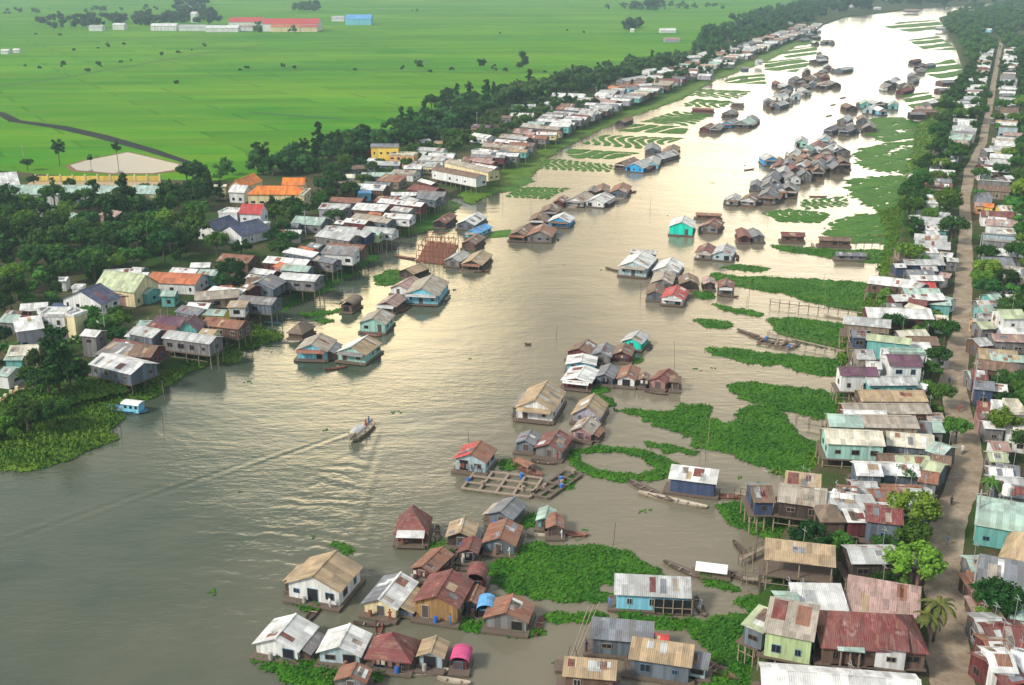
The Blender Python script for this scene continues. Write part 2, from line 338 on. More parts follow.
def mat_patch(name, polypx, holes=(), label=None, mat=HYA, z0=0., h=.34, stripes=None, edge=1.2, leaves=True, group='floating hyacinth mats'):
    P = [at(*q, z0)[:2] for q in polypx]; Hs = [[at(*q, z0)[:2] for q in hh] for hh in holes]
    xs = [p[0] for p in P]; ys = [p[1] for p in P]; cy = sum(ys)/len(ys); k = FPX/math.hypot(cy, CH)
    cell = max(.42, (1.25 if stripes else 2.2)/k)
    nx = int((max(xs)-min(xs)+4)/cell)+2; ny = int((max(ys)-min(ys)+4)/cell)+2
    gx, gy = np.meshgrid(np.arange(nx), np.arange(ny)); X = min(xs)-2+gx*cell; Y = min(ys)-2+gy*cell
    X = X+rng.uniform(-.33, .33, X.shape)*cell; Y = Y+rng.uniform(-.33, .33, X.shape)*cell
    ed = min(edge*1.1, (2. if stripes and edge < 2 else 7)/k)
    WX = X+wob(X, Y, .55)*ed+wob(Y, X, 1.9)*ed*.6+rng.normal(0, .10, X.shape)*ed; WY = Y+wob(Y+9, X, .55)*ed+wob(X+5, Y, 1.9)*ed*.6
    ins = inpoly(WX, WY, P)
    for hh in Hs: ins &= ~inpoly(WX, WY, hh)
    if stripes:
        (ax, ay), (bx, by), n, duty = stripes; A = at(ax, ay); B = at(bx, by); d = B-A; L2 = d.x**2+d.y**2
        t = ((WX-A.x)*d.x+(WY-A.y)*d.y)/L2
        perp = ((WX-A.x)*-d.y+(WY-A.y)*d.x)/L2
        ins &= ((t*n+1.2*np.sin(perp*5)+wob(X, Y, .06)*(.12 if edge < 2 else .5)) % 1.) < duty*(1+.15*wob(Y, X, .09))
    nb = ins.astype(float); sm = nb.copy(); sm[1:-1, 1:-1] = (nb[:-2, 1:-1]+nb[2:, 1:-1]+nb[1:-1, :-2]+nb[1:-1, 2:]+nb[1:-1, 1:-1])/5
    Z = z0+.03+sm**2*h*(.55+.45*rng.random(X.shape)+.25*wob(X, Y, .4))*np.where(sm > .1, 1, 0)
    cellin = (sm[:-1, :-1]+sm[1:, :-1]+sm[:-1, 1:]+sm[1:, 1:]) > 1.3
    idx = np.arange(nx*ny).reshape(ny, nx); a = idx[:-1, :-1][cellin]; b = idx[:-1, 1:][cellin]; c_ = idx[1:, 1:][cellin]; d_ = idx[1:, :-1][cellin]
    F = np.stack([a, b, c_, d_], 1)
    if len(F) == 0: return None
    V = np.stack([X.ravel(), Y.ravel(), Z.ravel()], 1)
    used, inv = np.unique(F, return_inverse=True); V = V[used]; F = inv.reshape(F.shape)
    if leaves and not stripes and k > (3.2 if mat is HYA else 1.9):                     # loose leaf tufts standing out of the mat
        nl = min(60000, int(len(F)*1.6)); pick = rng.integers(0, len(F), nl); base = V[F[pick, 0]]
        off = rng.uniform(-.5, .5, (nl, 2))*cell*1.3; ang = rng.uniform(0, 6.28, nl); s_ = rng.uniform(.12, .26, nl)*max(1, 3.6/k); tz = rng.uniform(.05, .26, nl)*(1 if mat is HYA else 2.6)
        c0 = base.copy(); c0[:, :2] += off; dx = np.cos(ang)*s_; dy = np.sin(ang)*s_
        q = np.stack([c0+np.stack([dx, dy, tz*.2], 1), c0+np.stack([-dy, dx, tz], 1), c0+np.stack([-dx, -dy, tz*1.3], 1), c0+np.stack([dy, -dx, tz*.4], 1)], 1).reshape(-1, 3)
        F = np.vstack([F, len(V)+np.arange(nl*4).reshape(-1, 4)]); V = np.vstack([V, q])
    me = bpy.data.meshes.new(name); me.vertices.add(len(V)); me.vertices.foreach_set('co', V.ravel().astype(np.float32))
    me.loops.add(len(F)*4); me.loops.foreach_set('vertex_index', F.ravel().astype(np.int32)); me.polygons.add(len(F))
    me.polygons.foreach_set('loop_start', np.arange(len(F), dtype=np.int32)*4); me.polygons.foreach_set('loop_total', np.full(len(F), 4, np.int32))
    me.update(calc_edges=True); me.validate(); me.materials.append(mat)
    o = lk(bpy.data.objects.new(name, me)); tag(o, label, 'floating plants' if mat is HYA else 'marsh grass', group if mat is HYA else None, 'stuff'); return o
def hy(poly, label, **k): return mat_patch('water_hyacinth', poly, label=label, **k)
def K(t, s): return [(t[0]+u/t[2], t[1]+v/t[2]) for u, v in s]
hy([(490,575),(498,562),(520,548),(535,541),(560,545),(600,548),(630,552),(650,565),(664,575),(660,585),(645,590),(620,590),(612,584),(598,578),(596,588),(615,594),(614,601),(580,602),(540,599),(505,591)], 'largest rounded bright green hyacinth mat beside the red roofed shacks near the bottom')
hy([(543,614),(560,611),(590,612),(608,614),(606,619),(570,623),(545,620)], 'narrow green plant strip under the large rounded mat')
hy([(618,611),(650,613),(690,617),(700,626),(690,632),(660,628),(622,620)], 'plant fringe along the pale blue long houseboat')
hy([(695,625),(720,617),(752,614),(758,640),(760,668),(735,672),(712,652),(700,640),(688,632)], 'dense green mat between the long houseboats and the pale green house')
hy([(705,676),(730,670),(765,675),(765,700),(700,700)], 'green mat at the bottom edge beside the tan roofed long houseboat', )
hy([(693,571),(715,577),(735,584),(739,594),(725,592),(705,582)], 'slim plant raft with a white sheet upon it')
hy([(735,599),(752,598),(776,602),(778,612),(755,616),(738,608)], 'small plant mat below the brown boathouse')
hy([(714,503),(745,505),(768,512),(800,520),(800,536),(760,536),(735,526)], 'plants under the dark long stilt house on the right bank')
hy([(256,655),(290,658),(320,662),(338,672),(330,688),(300,688),(265,668)], 'green plants in front of the white and rusty roofed houseboat at lower left')
hy([(289,596),(300,600),(318,605),(320,612),(300,610)], 'small tuft of plants below the big tan roofed houseboat')
hy([(455,618),(480,618),(505,624),(505,632),(480,634),(458,628)], 'plants around the shack with the blue tarpaulin')
hy([(368,665),(385,664),(386,678),(372,680)], 'small plants by the mottled maroon houseboat')
hy([(508,628),(540,626),(544,634),(510,636)], 'plants under the striped rusty houseboat by the rounded mat')
hy([(430,545),(450,540),(455,552),(436,556)], 'plants between the maroon hip roofed and tan roofed houseboats')
hy([(510,516),(530,512),(552,520),(548,530),(520,526)], 'plants around the tiny green shack')
hy([(333,543),(342,545),(355,550),(352,554),(338,549)], 'two little drifting tufts above the big tan roofed houseboat')
hy([(602,404),(612,407),(638,411),(663,413),(679,404),(697,405),(714,406),(713,414),(707,418),(722,423),(735,420),(738,409),(755,405),(775,406),(785,412),(790,425),(800,436),(818,442),(828,452),(822,474),(806,482),(775,470),(756,464),(735,458),(715,450),(700,447),(694,440),(680,434),(660,426),(638,416)], 'broad green hyacinth field reaching from midstream to the right bank')
hy([(640,443),(665,446),(700,451),(697,454),(660,450)], 'thin trailing plant strand under the broad green field')
hy([(568,452),(600,446),(640,449),(665,457),(682,466),(678,475),(655,480),(620,482),(590,476),(572,466)], 'ring shaped green hyacinth mat with open water inside', edge=.45, holes=[[(580,454),(615,451),(642,458),(658,468),(640,475),(605,472),(582,463)]])
hy([(723,386),(735,382),(760,384),(800,388),(830,392),(852,400),(850,412),(830,422),(800,414),(765,405),(740,398)], 'green mat just above the broad hyacinth field')
hy([(705,348),(725,347),(760,352),(800,356),(842,360),(842,378),(815,374),(780,366),(740,361),(715,355)], 'long green mat with a brown footbridge over it')
hy([(765,318),(790,318),(830,322),(862,328),(858,345),(830,348),(800,342),(775,330)], 'oval green mat left of the white roofed long stilt house')
hy([(712,272),(735,276),(780,278),(830,280),(885,285),(888,300),(864,313),(830,307),(790,295),(745,288),(716,281)], 'long green bank of hyacinth pointing at the grey roofed houseboats')
hy([(692,320),(710,319),(734,324),(732,329),(706,328)], 'lone small oval mat in midstream')
hy([(711,304),(730,307),(765,314),(762,317),(732,313)], 'thin plant wisp above the lone oval mat')
hy([(716,268),(740,265),(768,267),(766,271),(735,270)], 'thin plant wisp beside the white houseboats')
hy([(772,245),(800,247),(840,250),(892,250),(896,264),(860,262),(820,256),(780,250)], 'green mat below the brown fishing shacks')
hy([(832,224),(860,214),(905,212),(908,242),(880,245),(840,241),(824,232)], 'green mats right of the brown fishing shacks split by slits of water', stripes=((870,213),(866,243),3,.88), edge=3.)
hy([(846,181),(875,176),(908,176),(908,206),(880,212),(862,202),(848,192)], 'green mat behind the plant pens on the right', stripes=((880,176),(878,208),3,.86), edge=3.)
hy([(762,213),(790,209),(830,213),(822,223),(780,222)], 'striped plant pen off the right bank', stripes=((765,218),(828,218),6,.7))
hy([(800,200),(845,196),(850,206),(802,210)], 'plant pen of short rows behind the striped pen', stripes=((800,204),(850,204),6,.45))
hy([(855,150),(880,145),(922,148),(922,176),(880,172),(856,164)], 'green mat under the far right trees', stripes=((880,147),(878,176),3,.88), edge=3.)
hy([(872,118),(900,117),(926,125),(924,146),(890,145),(868,135)], 'far green mat with bright water slits', stripes=((890,117),(888,147),3,.85), edge=3.)
hy([(900,95),(930,92),(938,106),(912,109)], 'far plant mat beside the distant right houseboats', stripes=((915,92),(915,110),3,.7))
hy([(926,66),(952,59),(968,72),(944,80),(926,74)], 'far plant pens near the wooded right bank', stripes=((945,60),(945,80),3,.7))
hy([(908,40),(938,36),(958,50),(925,50)], 'far plant mat at the river bend', stripes=((930,36),(930,50),3,.7))
hy([(884,27),(900,22),(935,20),(952,29),(915,33)], 'farthest plant mat near the river bend', stripes=((915,20),(915,33),3,.7))
hy([(242,316),(262,310),(300,290),(335,272),(362,254),(378,256),(366,266),(330,290),(280,312),(255,325)], 'plants under the stilt houses along the left bank')
hy([(296,314),(325,311),(348,308),(346,312),(310,317)], 'thin floating plant boom by the thatched huts')
hy([(310,320),(325,318),(334,322),(322,324)], 'small plant tuft between the thatched huts')
hy([(384,240),(415,234),(438,229),(455,212),(460,204),(440,198),(415,214),(388,228)], 'green shore plants below the white roofed stilt row')
hy([(446,196),(480,195),(510,191),(532,182),(530,172),(495,178),(455,184)], 'green shore plants in front of the long white building')
hy([(486,232),(510,230),(512,236),(490,238)], 'plant strip left of the red roofed river houseboats')
hy([(376,276),(392,270),(420,272),(424,280),(392,286),(376,286)], 'plants behind the sky blue houseboat')
hy([(594,397),(604,397),(620,404),(606,406)], 'plant tuft behind the second tan houseboat')
hy([(543,400),(552,398),(560,404),(548,408)], 'tiny plant tuft between two tan houseboats')
hy([(590,384),(604,382),(608,392),(596,394)], 'plants by the small grey houseboat in mid river')
hy([(566,474),(576,476),(575,488),(560,489),(556,483)], 'plants at the end of the fish cages')
hy([(498,462),(516,458),(520,466),(505,470)], 'plants beside the red roofed houseboat by the fish cages')
hy([(692,290),(712,292),(714,298),(700,299)], 'plants under the brown houseboats by the long green bank')
hy([(628,358),(640,358),(640,363),(630,364)], 'plants by the teal houseboat')
# fish and plant pens off the left bank
hy([(542,160),(556,159),(614,165),(610,172),(540,169)], 'plant pen of curved rows nearest the left bank houses', stripes=((542,165),(614,168),10,.5), edge=.5)
hy([(505,197),(517,187),(570,188),(548,199)], 'slanted plant pen of straight rows near the white houseboats', stripes=((508,193),(566,194),9,.6), edge=.5)
hy([(563,153),(572,149),(640,153),(612,159),(575,158)], 'green pen with few slits second from the curved rows', stripes=((600,148),(596,161),2,.75), edge=.5)
hy([(582,144),(602,135),(686,138),(645,149)], 'green pen with white water arcs', stripes=((592,140),(672,146),8,.55), edge=.5)
hy([(618,131),(634,124),(690,127),(684,134)], 'green pen beyond the arcs', stripes=((655,123),(650,136),2,.75), edge=.5)
hy([(640,122),(676,111),(713,115),(690,126)], 'green pen beside the moored brown boats', stripes=((648,122),(705,116),6,.6), edge=.5)
hy([(678,106),(697,99),(734,101),(722,108)], 'plant pen in the middle of the left lattice', stripes=((682,103),(732,108),5,.6), edge=.5)
hy([(677,95),(699,89),(752,91),(737,99)], 'long plant pen in the upper left lattice', stripes=((682,94),(750,97),6,.55), edge=.5)
hy([(722,83),(732,77),(764,74),(766,84)], 'plant pen by the far left houseboats', stripes=((730,74),(732,86),3,.7), edge=.5)
hy([(765,62),(800,58),(812,63),(795,72),(765,70)], 'far left plant pen under the brown houseboats', stripes=((780,58),(780,72),3,.75), edge=.5)
hy([(782,50),(815,46),(818,54),(786,58)], 'far left plant pen near the bend', stripes=((800,46),(800,58),3,.7), edge=.5)
hy([(795,38),(815,36),(818,43),(796,46)], 'farthest left plant pen', edge=.5)
mat_patch('marsh_grass', [(-30,478),(0,469),(30,470),(62,463),(95,448),(118,440),(106,431),(125,418),(112,404),(135,405),(158,394),(185,375),(205,366),(240,361),(240,352),(262,346),(285,338),(262,328),(235,330),(190,352),(150,372),(96,388),(45,402),(0,428),(-30,450)],
          label='low green marsh along the near left shore', mat=MARSH, z0=.05, h=.6)
mat_patch('marsh_grass', [(-40,456),(0,438),(45,411),(95,398),(130,390),(120,384),(60,388),(30,392),(10,404),(-40,430)], label='tall grass on the near left bank', mat=MARSH, z0=GZ-.1, h=1.3)
mat_patch('marsh_grass', [(470,205),(500,190),(532,176),(545,160),(560,150),(590,134),(632,116),(680,100),(715,80),(700,74),(660,93),(620,110),(570,131),(530,152),(490,177),(460,196)], label='green shore strip along the far left stilt houses', mat=MARSH, z0=.05, h=.8)
mat_patch('marsh_grass', [(715,80),(765,62),(800,44),(815,34),(808,32),(780,43),(740,59),(702,75)], label='hazy green shore strip at the far left bank', mat=MARSH, z0=.05, h=.9)
mat_patch('marsh_grass', [(906,212),(922,212),(934,150),(950,110),(962,90),(950,88),(930,110),(918,130),(912,160),(902,190)], label='green shore below the far right trees', mat=MARSH, z0=GZ-.1, h=1.0)
mat_patch('marsh_grass', [(880,212),(915,205),(912,262),(900,300),(872,326),(862,330),(850,348),(842,400),(848,412),(835,450),(800,486),(770,472),(800,478),(826,440),(838,400),(838,350),(862,310),(884,262),(888,240)], label='green shore under the right bank stilt houses', mat=MARSH, z0=.05, h=.7)
# ------------------------------------------------------------------ houses
roadW = [at(*q, GZ) for q in road]
def near_road(x, y, d=4.):
    for i in range(len(roadW)-1):
        a, b = roadW[i], roadW[i+1]; ab = b-a; t = max(0, min(1, ((x-a.x)*ab.x+(y-a.y)*ab.y)/(ab.x**2+ab.y**2)))
        if (x-a.x-ab.x*t)**2+(y-a.y-ab.y*t)**2 < d*d: return True
    return False
FOOT = []                                   # footprints, so that trees keep clear
CN = dict(tan='sun bleached tan', pale='pale grey', slate='blue grey', plum='dark plum', lime='yellow green', pinkish='dusty pink', beige='beige', grey='dark grey', navy='navy blue')
HREG = []                                   # (object, family, colour, distance, fixed label)
def wshade(n): return WM[n]
_stm = {}
def stilt_mesh(h, m):
    k = (round(h, 1), m.name)
    if k not in _stm:
        b = MB(); b.bar((0, 0, -h), (0, 0, 0), .13, .11, 5); me = bpy.data.meshes.new('stilt'); me.from_pydata([tuple(v) for v in b.v], [], b.f); me.materials.append(m); _stm[k] = me
    return _stm[k]
_wm = {}
def window_obj(parent, face, s, zc, w, h, W, L, near, door=False, fm=None):
    """a window or door on a face: 'f' -y gable, 'r' +x side, 'l' -x side, 'b' +y gable"""
    fk = int(parent.location.x*7.7+parent.location.y*3.1) % 4; key = (round(w, 1), round(h, 1), door, near, fk)
    if key not in _wm:
        b = MB(); b.box(-w/2, -.035, -h/2, w/2, .03, h/2); f = MB(); t = .055
        for q in ((-w/2-t, -h/2-t, w/2+t, -h/2), (-w/2-t, h/2, w/2+t, h/2+t), (-w/2-t, -h/2, -w/2, h/2), (w/2, -h/2, w/2+t, h/2), (-.03, -h/2, .03, h/2)):
            if door and q[0] == -.03: continue
            f.box(q[0], -.075, q[1], q[2], .03, q[3])
        out = []
        for bb, mm in ((b, DOORM if door and w < 1.4 else DARK), (f, (FRAME, WOOD, FRAMEB, WOODL)[fk])):
            me = bpy.data.meshes.new('pane'); me.from_pydata([tuple(v) for v in bb.v], [], bb.f); me.materials.append(mm); out.append(me)
        _wm[key] = out
    me, fr = _wm[key]
    o = lk(bpy.data.objects.new('door' if door else 'window', me), parent)
    loc, rz = {'f': ((s, -L/2-.01, zc), 0), 'r': ((W/2+.01, s, zc), R(90)), 'l': ((-W/2-.01, s, zc), R(-90)), 'b': ((s, L/2+.01, zc), R(180))}[face]
    o.location = loc; o.rotation_euler = (0, 0, rz)
    if near: lk(bpy.data.objects.new('frame', fr), o)
    return o
def house(c, yaw, W, L, roof='tan', wall='grey', z0=0., floor=.45, wh=2.3, rise=None, kind='gable', st=0, flt=0, roof2=None, patch=None,
          windows=True, porch=None, name='house', family='h', label=None, cat='house', over=.45, lean=None, open_=False, group=None, clutter=0):
    k = ppm(Vector((c.x, c.y, 2))); near = k > 4.2; mid = k > 1.7
    root = empty(name, (c.x, c.y, z0), yaw); FOOT.append((c.x, c.y, yaw, W/2+1, L/2+1))
    rise = W*.20 if rise is None else rise
    if kind == 'flat': rise = .25
    f0, f1 = floor, floor+wh; w, l = W/2, L/2
    # walls with gable ends, butted under the roof
    b = MB(); rz_ = rise-.04
    if not open_:
        b.quad((-w,-l,f0),(w,-l,f0),(w,-l,f1),(-w,-l,f1)); b.quad((w,-l,f0),(w,l,f0),(w,l,f1),(w,-l,f1))
        b.quad((w,l,f0),(-w,l,f0),(-w,l,f1),(w,l,f1)); b.quad((-w,l,f0),(-w,-l,f0),(-w,-l,f1),(-w,l,f1))
        if kind == 'gable': b.poly([(-w,-l,f1),(w,-l,f1),(0,-l,f1+rz_)]); b.poly([(w,l,f1),(-w,l,f1),(0,l,f1+rz_)])
        if kind == 'shed': b.poly([(-w,-l,f1),(w,-l,f1),(-w,-l,f1+rz_)]); b.poly([(w,l,f1),(-w,l,f1),(-w,l,f1+rz_)]); b.quad((-w,l,f1),(-w,-l,f1),(-w,-l,f1+rz_),(-w,l,f1+rz_))
        wm = WM[wall]; b.build('wall', wm, root)
    else:
        nsp = max(2, int(L/3.5))
        for sx in (-w+.15, w-.15):
            for i in range(nsp+1):
                p_ = MB(); y = -l+.15+(L-.3)*i/nsp; p_.box(sx-.09, y-.09, f0-(floor+1.6 if st else 0), sx+.09, y+.09, f1); p_.build('post', WOODL, root)
    r2 = roof2 or roof; mats = [RM[roof], RM[r2]]; rb = MB(); t = .07; e = over; sl = rise/w
    if kind == 'gable':
        zr = f1+rise; ze = f1-e*sl
        rb.slab((0,-l-e,zr+.03),(w+e,-l-e,ze+.03),(w+e,l+e,ze+.03),(0,l+e,zr+.03), t, 0)
        rb.slab((-w-e,-l-e,ze+.03),(0,-l-e,zr+.03),(0,l+e,zr+.03),(-w-e,l+e,ze+.03), t, 1)
        if mid: rb.box(-.16, -l-e-.02, zr, .16, l+e+.02, zr+.08, 0 if rng.random() < .5 else 1)
    elif kind == 'hip':
        zr = f1+rise; ze = f1-e*sl; hl = max(.2, l-w*.8); A_ = (-w-e,-l-e,ze+.03); B_ = (w+e,-l-e,ze+.03); C_ = (w+e,l+e,ze+.03); D_ = (-w-e,l+e,ze+.03); P_ = (0,-hl,zr+.03); Q_ = (0,hl,zr+.03)
        rb.poly([A_, B_, P_], 0); rb.poly([B_, C_, Q_, P_], 0); rb.poly([C_, D_, Q_], 1); rb.poly([D_, A_, P_, Q_], 1)
        for a_, b_ in ((A_, B_), (B_, C_), (C_, D_), (D_, A_)): rb.quad((a_[0], a_[1], a_[2]-.16), (b_[0], b_[1], b_[2]-.16), b_, a_, 0)
        rb.poly([(q[0], q[1], q[2]-.16) for q in (D_, C_, B_, A_)], 0)
    elif kind == 'shed':
        rb.slab((-w-e,-l-e,f1+rise+e*sl*.5+.03),(w+e,-l-e,f1-e*sl*.5+.03),(w+e,l+e,f1-e*sl*.5+.03),(-w-e,l+e,f1+rise+e*sl*.5+.03), t, 0)
    elif kind == 'flat':
        rb.box(-w-.15, -l-.15, f1, w+.15, l+.15, f1+.18, 0)
        for q in ((-w-.15, -l-.15, w+.15, -l+.05), (-w-.15, l-.05, w+.15, l+.15), (-w-.15, -l+.05, -w+.05, l-.05), (w-.05, -l+.05, w+.15, l-.05)): rb.box(q[0], q[1], f1+.18, q[2], q[3], f1+.65, 1)
    elif kind == 'barrel':
        n = 8
        for i in range(n):
            a0, a1 = math.pi*i/n, math.pi*(i+1)/n; W2 = w+e
            rb.slab((W2*math.cos(a1),-l-e,f1+rise*math.sin(a1)+.03),(W2*math.cos(a0),-l-e,f1+rise*math.sin(a0)+.03),(W2*math.cos(a0),l+e,f1+rise*math.sin(a0)+.03),(W2*math.cos(a1),l+e,f1+rise*math.sin(a1)+.03), t, 0)
    npt = patch*2 if patch is not None else (int(rng.integers(0, 6)) if mid else 0)
    if kind in ('gable', 'shed') and npt:                      # odd sheets nailed over the roof
        for i in range(npt):
            cm = random.choice(['white','pale','rusty','beige','slate','tan','maroon'])
            mats.append(RM[cm]); s_ = 1 if kind == 'shed' or rng.random() < .65 else -1; y0 = rng.uniform(-l, l-1.5); y1 = y0+rng.choice([.85, .85, .85, 1.7])
            a_ = rng.choice([0, rng.uniform(0, .5)]); b_ = min(1, a_+rng.uniform(.3, .9))
            if kind == 'gable': zz = lambda x: f1+rise*(1-abs(x)/w)+.055
            else: zz = lambda x: f1+rise*(w-x)/(2*w)+.055
            x0, x1 = (s_*w*a_, s_*(w)*b_) if kind == 'gable' else (-w+W*a_, -w+W*b_)
            if x0 > x1: x0, x1 = x1, x0
            rb.slab((x0, y0, zz(x0)), (x1, y0, zz(x1)), (x1, y1, zz(x1)), (x0, y1, zz(x0)), .02, len(mats)-1)
    rb.build('roof', mats, root)
    # timber floor and legs
    if flt:
        b = MB(); d = .8 if near else .6; b.box(-w-d*.6, -l-d*1.5, .12, w+d*.6, l+d, f0-.003)
        dk = b.build('float_deck', WOOD, root)
        if near:
            for i in range(int(L/2.2)+1):
                q = MB(); yy = -l-.6+i*2.2; q.bar((-w-d*.7, yy, .0), (w+d*.7, yy, .0), .2, n=7); q.build('float_log', WOOD, dk)
    if st:
        b = MB(); b.box(-w-.2, -l-.9, f0-.18, w+.3, l+.2, f0-.003); b.build('floor', WOOD, root)
        if mid or k > 1.9:
            sm = stilt_mesh(floor+z0+.4, WOODL if rng.random() < .75 else WOOD); n = max(3, int(L/2.6)); nz = max(2, int(W/2.8))
            pts = [(w-.1, -l-.6+(L+.6)*i/n) for i in range(n)]+[(-w+.2+(W-.5)*i/nz, -l-.7) for i in range(nz)]
            if family == 'L': pts = [(x, l-.15 if y < -l else y) for x, y in pts]
            if near: pts += [(0, -l+L*i/n) for i in range(n//2+1)]
            for x, y in pts:
                o = lk(bpy.data.objects.new('stilt', sm), root); o.location = (x+rng.uniform(-.08, .08), y, f0-.18)
            if near:
                q = MB(); q.bar((w-.1, -l-.6, f0-1.4), (w-.1, l-1, f0-1.5), .06, n=4); q.build('brace', WOODL, root)
    # openings on the faces turned to the river and the lens
    if windows and not open_ and k > 1.15:
        toC = Vector((-c.x, -c.y, 0)).normalized()
        for fc, nv in (('f', (0, -1)), ('r', (1, 0)), ('l', (-1, 0)), ('b', (0, 1))):
            wv = Vector((nv[0]*math.cos(yaw)-nv[1]*math.sin(yaw), nv[0]*math.sin(yaw)+nv[1]*math.cos(yaw), 0)).dot(toC)
            if wv < .12: continue
            span = W if fc in 'fb' else L
            storeys = 2 if wh > 4.6 else 1
            for sy in range(storeys):
                zb = f0+(wh/storeys)*sy; n = max(1, min(6, int(span/(2.6 if mid else 4.))))
                dr = rng.integers(0, n) if fc == 'f' and sy == 0 and (flt or rng.random() < .5) else -1
                for i in range(n):
                    s = -span/2+span*(i+.5)/n+rng.uniform(-.2, .2)
                    if i == dr: dh = min(1.9, wh-.25); window_obj(root, fc, s, zb+dh/2+.02, random.choice([.9, 1.1, 1.5]), dh, W, L, near, True)
                    elif rng.random() < .8: sh = wh/storeys; window_obj(root, fc, s, zb+min(1.35, sh*.5), random.choice([.6, .8, 1., 1.2, 1.5]), min(random.choice([.6, .8, 1.]), sh*.42), W, L, near)
    if near and (flt or st) and random.random() < .3:
        b = MB(); y0 = -l-.75; b.bar((-w*.8, y0, f0), (-w*.8, y0, f0+1.7), .04, n=4); b.bar((w*.7, y0, f0), (w*.7, y0, f0+1.7), .04, n=4); b.bar((-w*.8, y0, f0+1.6), (w*.7, y0, f0+1.6), .02, n=3)
        xx = -w*.7; cm = [RM[q] for q in ('white','pinkish','slate','maroon','navy','cream')]
        while xx < w*.55:
            ww = random.uniform(.3, .6); b.box(xx, y0-.015, f0+1.6-random.uniform(.5, .9), xx+ww, y0+.015, f0+1.59, random.randint(1, 6)); xx += ww+random.uniform(.08, .5)
        b.build('clothes_line', [WOOD]+cm, root)
    if near and not flt and random.random() < .6:
        b = MB(); hx, hy_ = random.uniform(-w*.6, w*.6), random.uniform(-l*.8, l*.8); hh = random.uniform(2.2, 4.); b.bar((hx,hy_,f1), (hx,hy_,f1+rise+hh), .045, .03, 4); b.bar((hx-.6,hy_,f1+rise+hh-.3), (hx+.6,hy_,f1+rise+hh-.2), .03, n=4); b.bar((hx-.4,hy_-.3,f1+rise+hh-.6), (hx+.4,hy_+.3,f1+rise+hh-.55), .03, n=4); b.build('antenna', STEEL, root)
    if porch:                                   # (depth, colour): a lower sheet in front of the gable
        d, cm = porch; b = MB(); z1 = f1+.1; b.slab((-w*.95,-l-d,z1-.45),(w*.95,-l-d,z1-.45),(w*.95,-l-.04,z1),(-w*.95,-l-.04,z1), .05)
        pr = b.build('porch_roof', RM[cm], root)
        for sx in (-w*.85, w*.85):
            q = MB(); q.box(sx-.06, -l-d+.1, f0, sx+.06, -l-d+.22, z1-.5); q.build('post', WOODL, pr)
        b = MB(); b.box(-w, -l-d-.2, f0-.16, w, -l-.8*1.5-.01 if flt and d > 1.3 else -l-.95, f0-.006); b.build('porch_floor', WOOD, root)
    if lean:                                    # (width, colour, side): a lean-to along one side
        d, cm, sd = lean; b = MB(); z1 = f1-.12; x0 = sd*(w+.03); x1 = sd*(w+d); l2 = l*rng.uniform(.6, .92)
        P4 = [(x0,-l2,z1),(x1,-l2,z1-.7),(x1,l2,z1-.7),(x0,l2,z1)]
        if sd < 0: P4 = [P4[1], P4[0], P4[3], P4[2]]
        b.slab(*P4, .05); pr = b.build('lean_to_roof', RM[cm], root)
        b = MB(); xa, xb = sorted((x0, x1-sd*.3)); b.quad((xa,-l2+.3,f0),(xb,-l2+.3,f0),(xb,-l2+.3,z1-.75),(xa,-l2+.3,z1-.75))
        xo = x1-sd*.3; b.quad((xo,-l2+.3,f0),(xo,l2-.3,f0),(xo,l2-.3,z1-.75),(xo,-l2+.3,z1-.75)); b.build('lean_to_wall', WM[random.choice(['grey','brown','slate','dark'])], root)
        b = MB(); xa, xb = sorted((sd*(w+.5), x1)); b.box(xa, -l2, f0-.2, xb, l2, f0-.02); b.build('lean_to_floor', WOOD, root)
    tag(root, label, cat, group); HREG.append([root, family, roof, math.hypot(c.x, c.y), label, wall, st, flt, kind, clutter, near])
    return root
def houseA(pts, roof, wall, **k):            # three base corners in the picture: front left, front right, back right
    z = k.pop('zb', 0.); a, b, c3 = (at(*q, z) for q in pts)
    u = (b-a); W = u.length; u.normalize(); v = Vector((-u.y, u.x, 0)); L = max(2.2, (c3-b).dot(v)); L = min(L, k.pop('Lmax', 16.))
    c = (a+b)/2+v*(L/2); yaw = math.atan2(u.y, u.x)
    return house(c, yaw, W, L, roof, wall, **k)
def fl(T, u1, v1, u2, v2, u3, v3, roof, wall, label=None, **k):
    pts = K(T, [(u1, v1), (u2, v2), (u3, v3)]); kk = ppm(at(*pts[0]))
    W = (at(*pts[1])-at(*pts[0])).length
    k.setdefault('wh', min(2.3, max(1.6, W*.22)))
    if 'lean' not in k and W > 3.5 and random.random() < .4: k['lean'] = (random.uniform(1., 1.8), random.choice(['brown','grey','rusty','slate','beige','pale']), random.choice((-1, 1)))
    if 'porch' not in k and W > 3.5 and random.random() < .35: k['porch'] = (random.uniform(1., 1.5), random.choice(['brown','grey','rusty','pale','beige']))
    k.setdefault('rise', W*.21)
    return houseA(pts, roof, wall, flt=1, floor=.42, name='floating_house', family='f', label=label, cat='houseboat', group='floating houses on the river', over=.4, **k)
def fx(T, ua, va, ub, vb, D, roof, wall, label=None, **k):        # a floating house seen on its long side: eave-side base corners, depth
    a, b = (at(*q) for q in K(T, [(ua, va), (ub, vb)])); u = (b-a); L = u.length; u.normalize(); v = Vector((-u.y, u.x, 0))
    D *= .45; c = (a+b)/2+v*(D/2); yaw = math.atan2(u.y, u.x)-math.pi/2
    k.setdefault('wh', 2.3)
    return house(c, yaw, D, L, roof, wall, flt=1, floor=.42, name='floating_house', family='f', label=label, cat='houseboat', group='floating houses on the river', over=.4, **k)
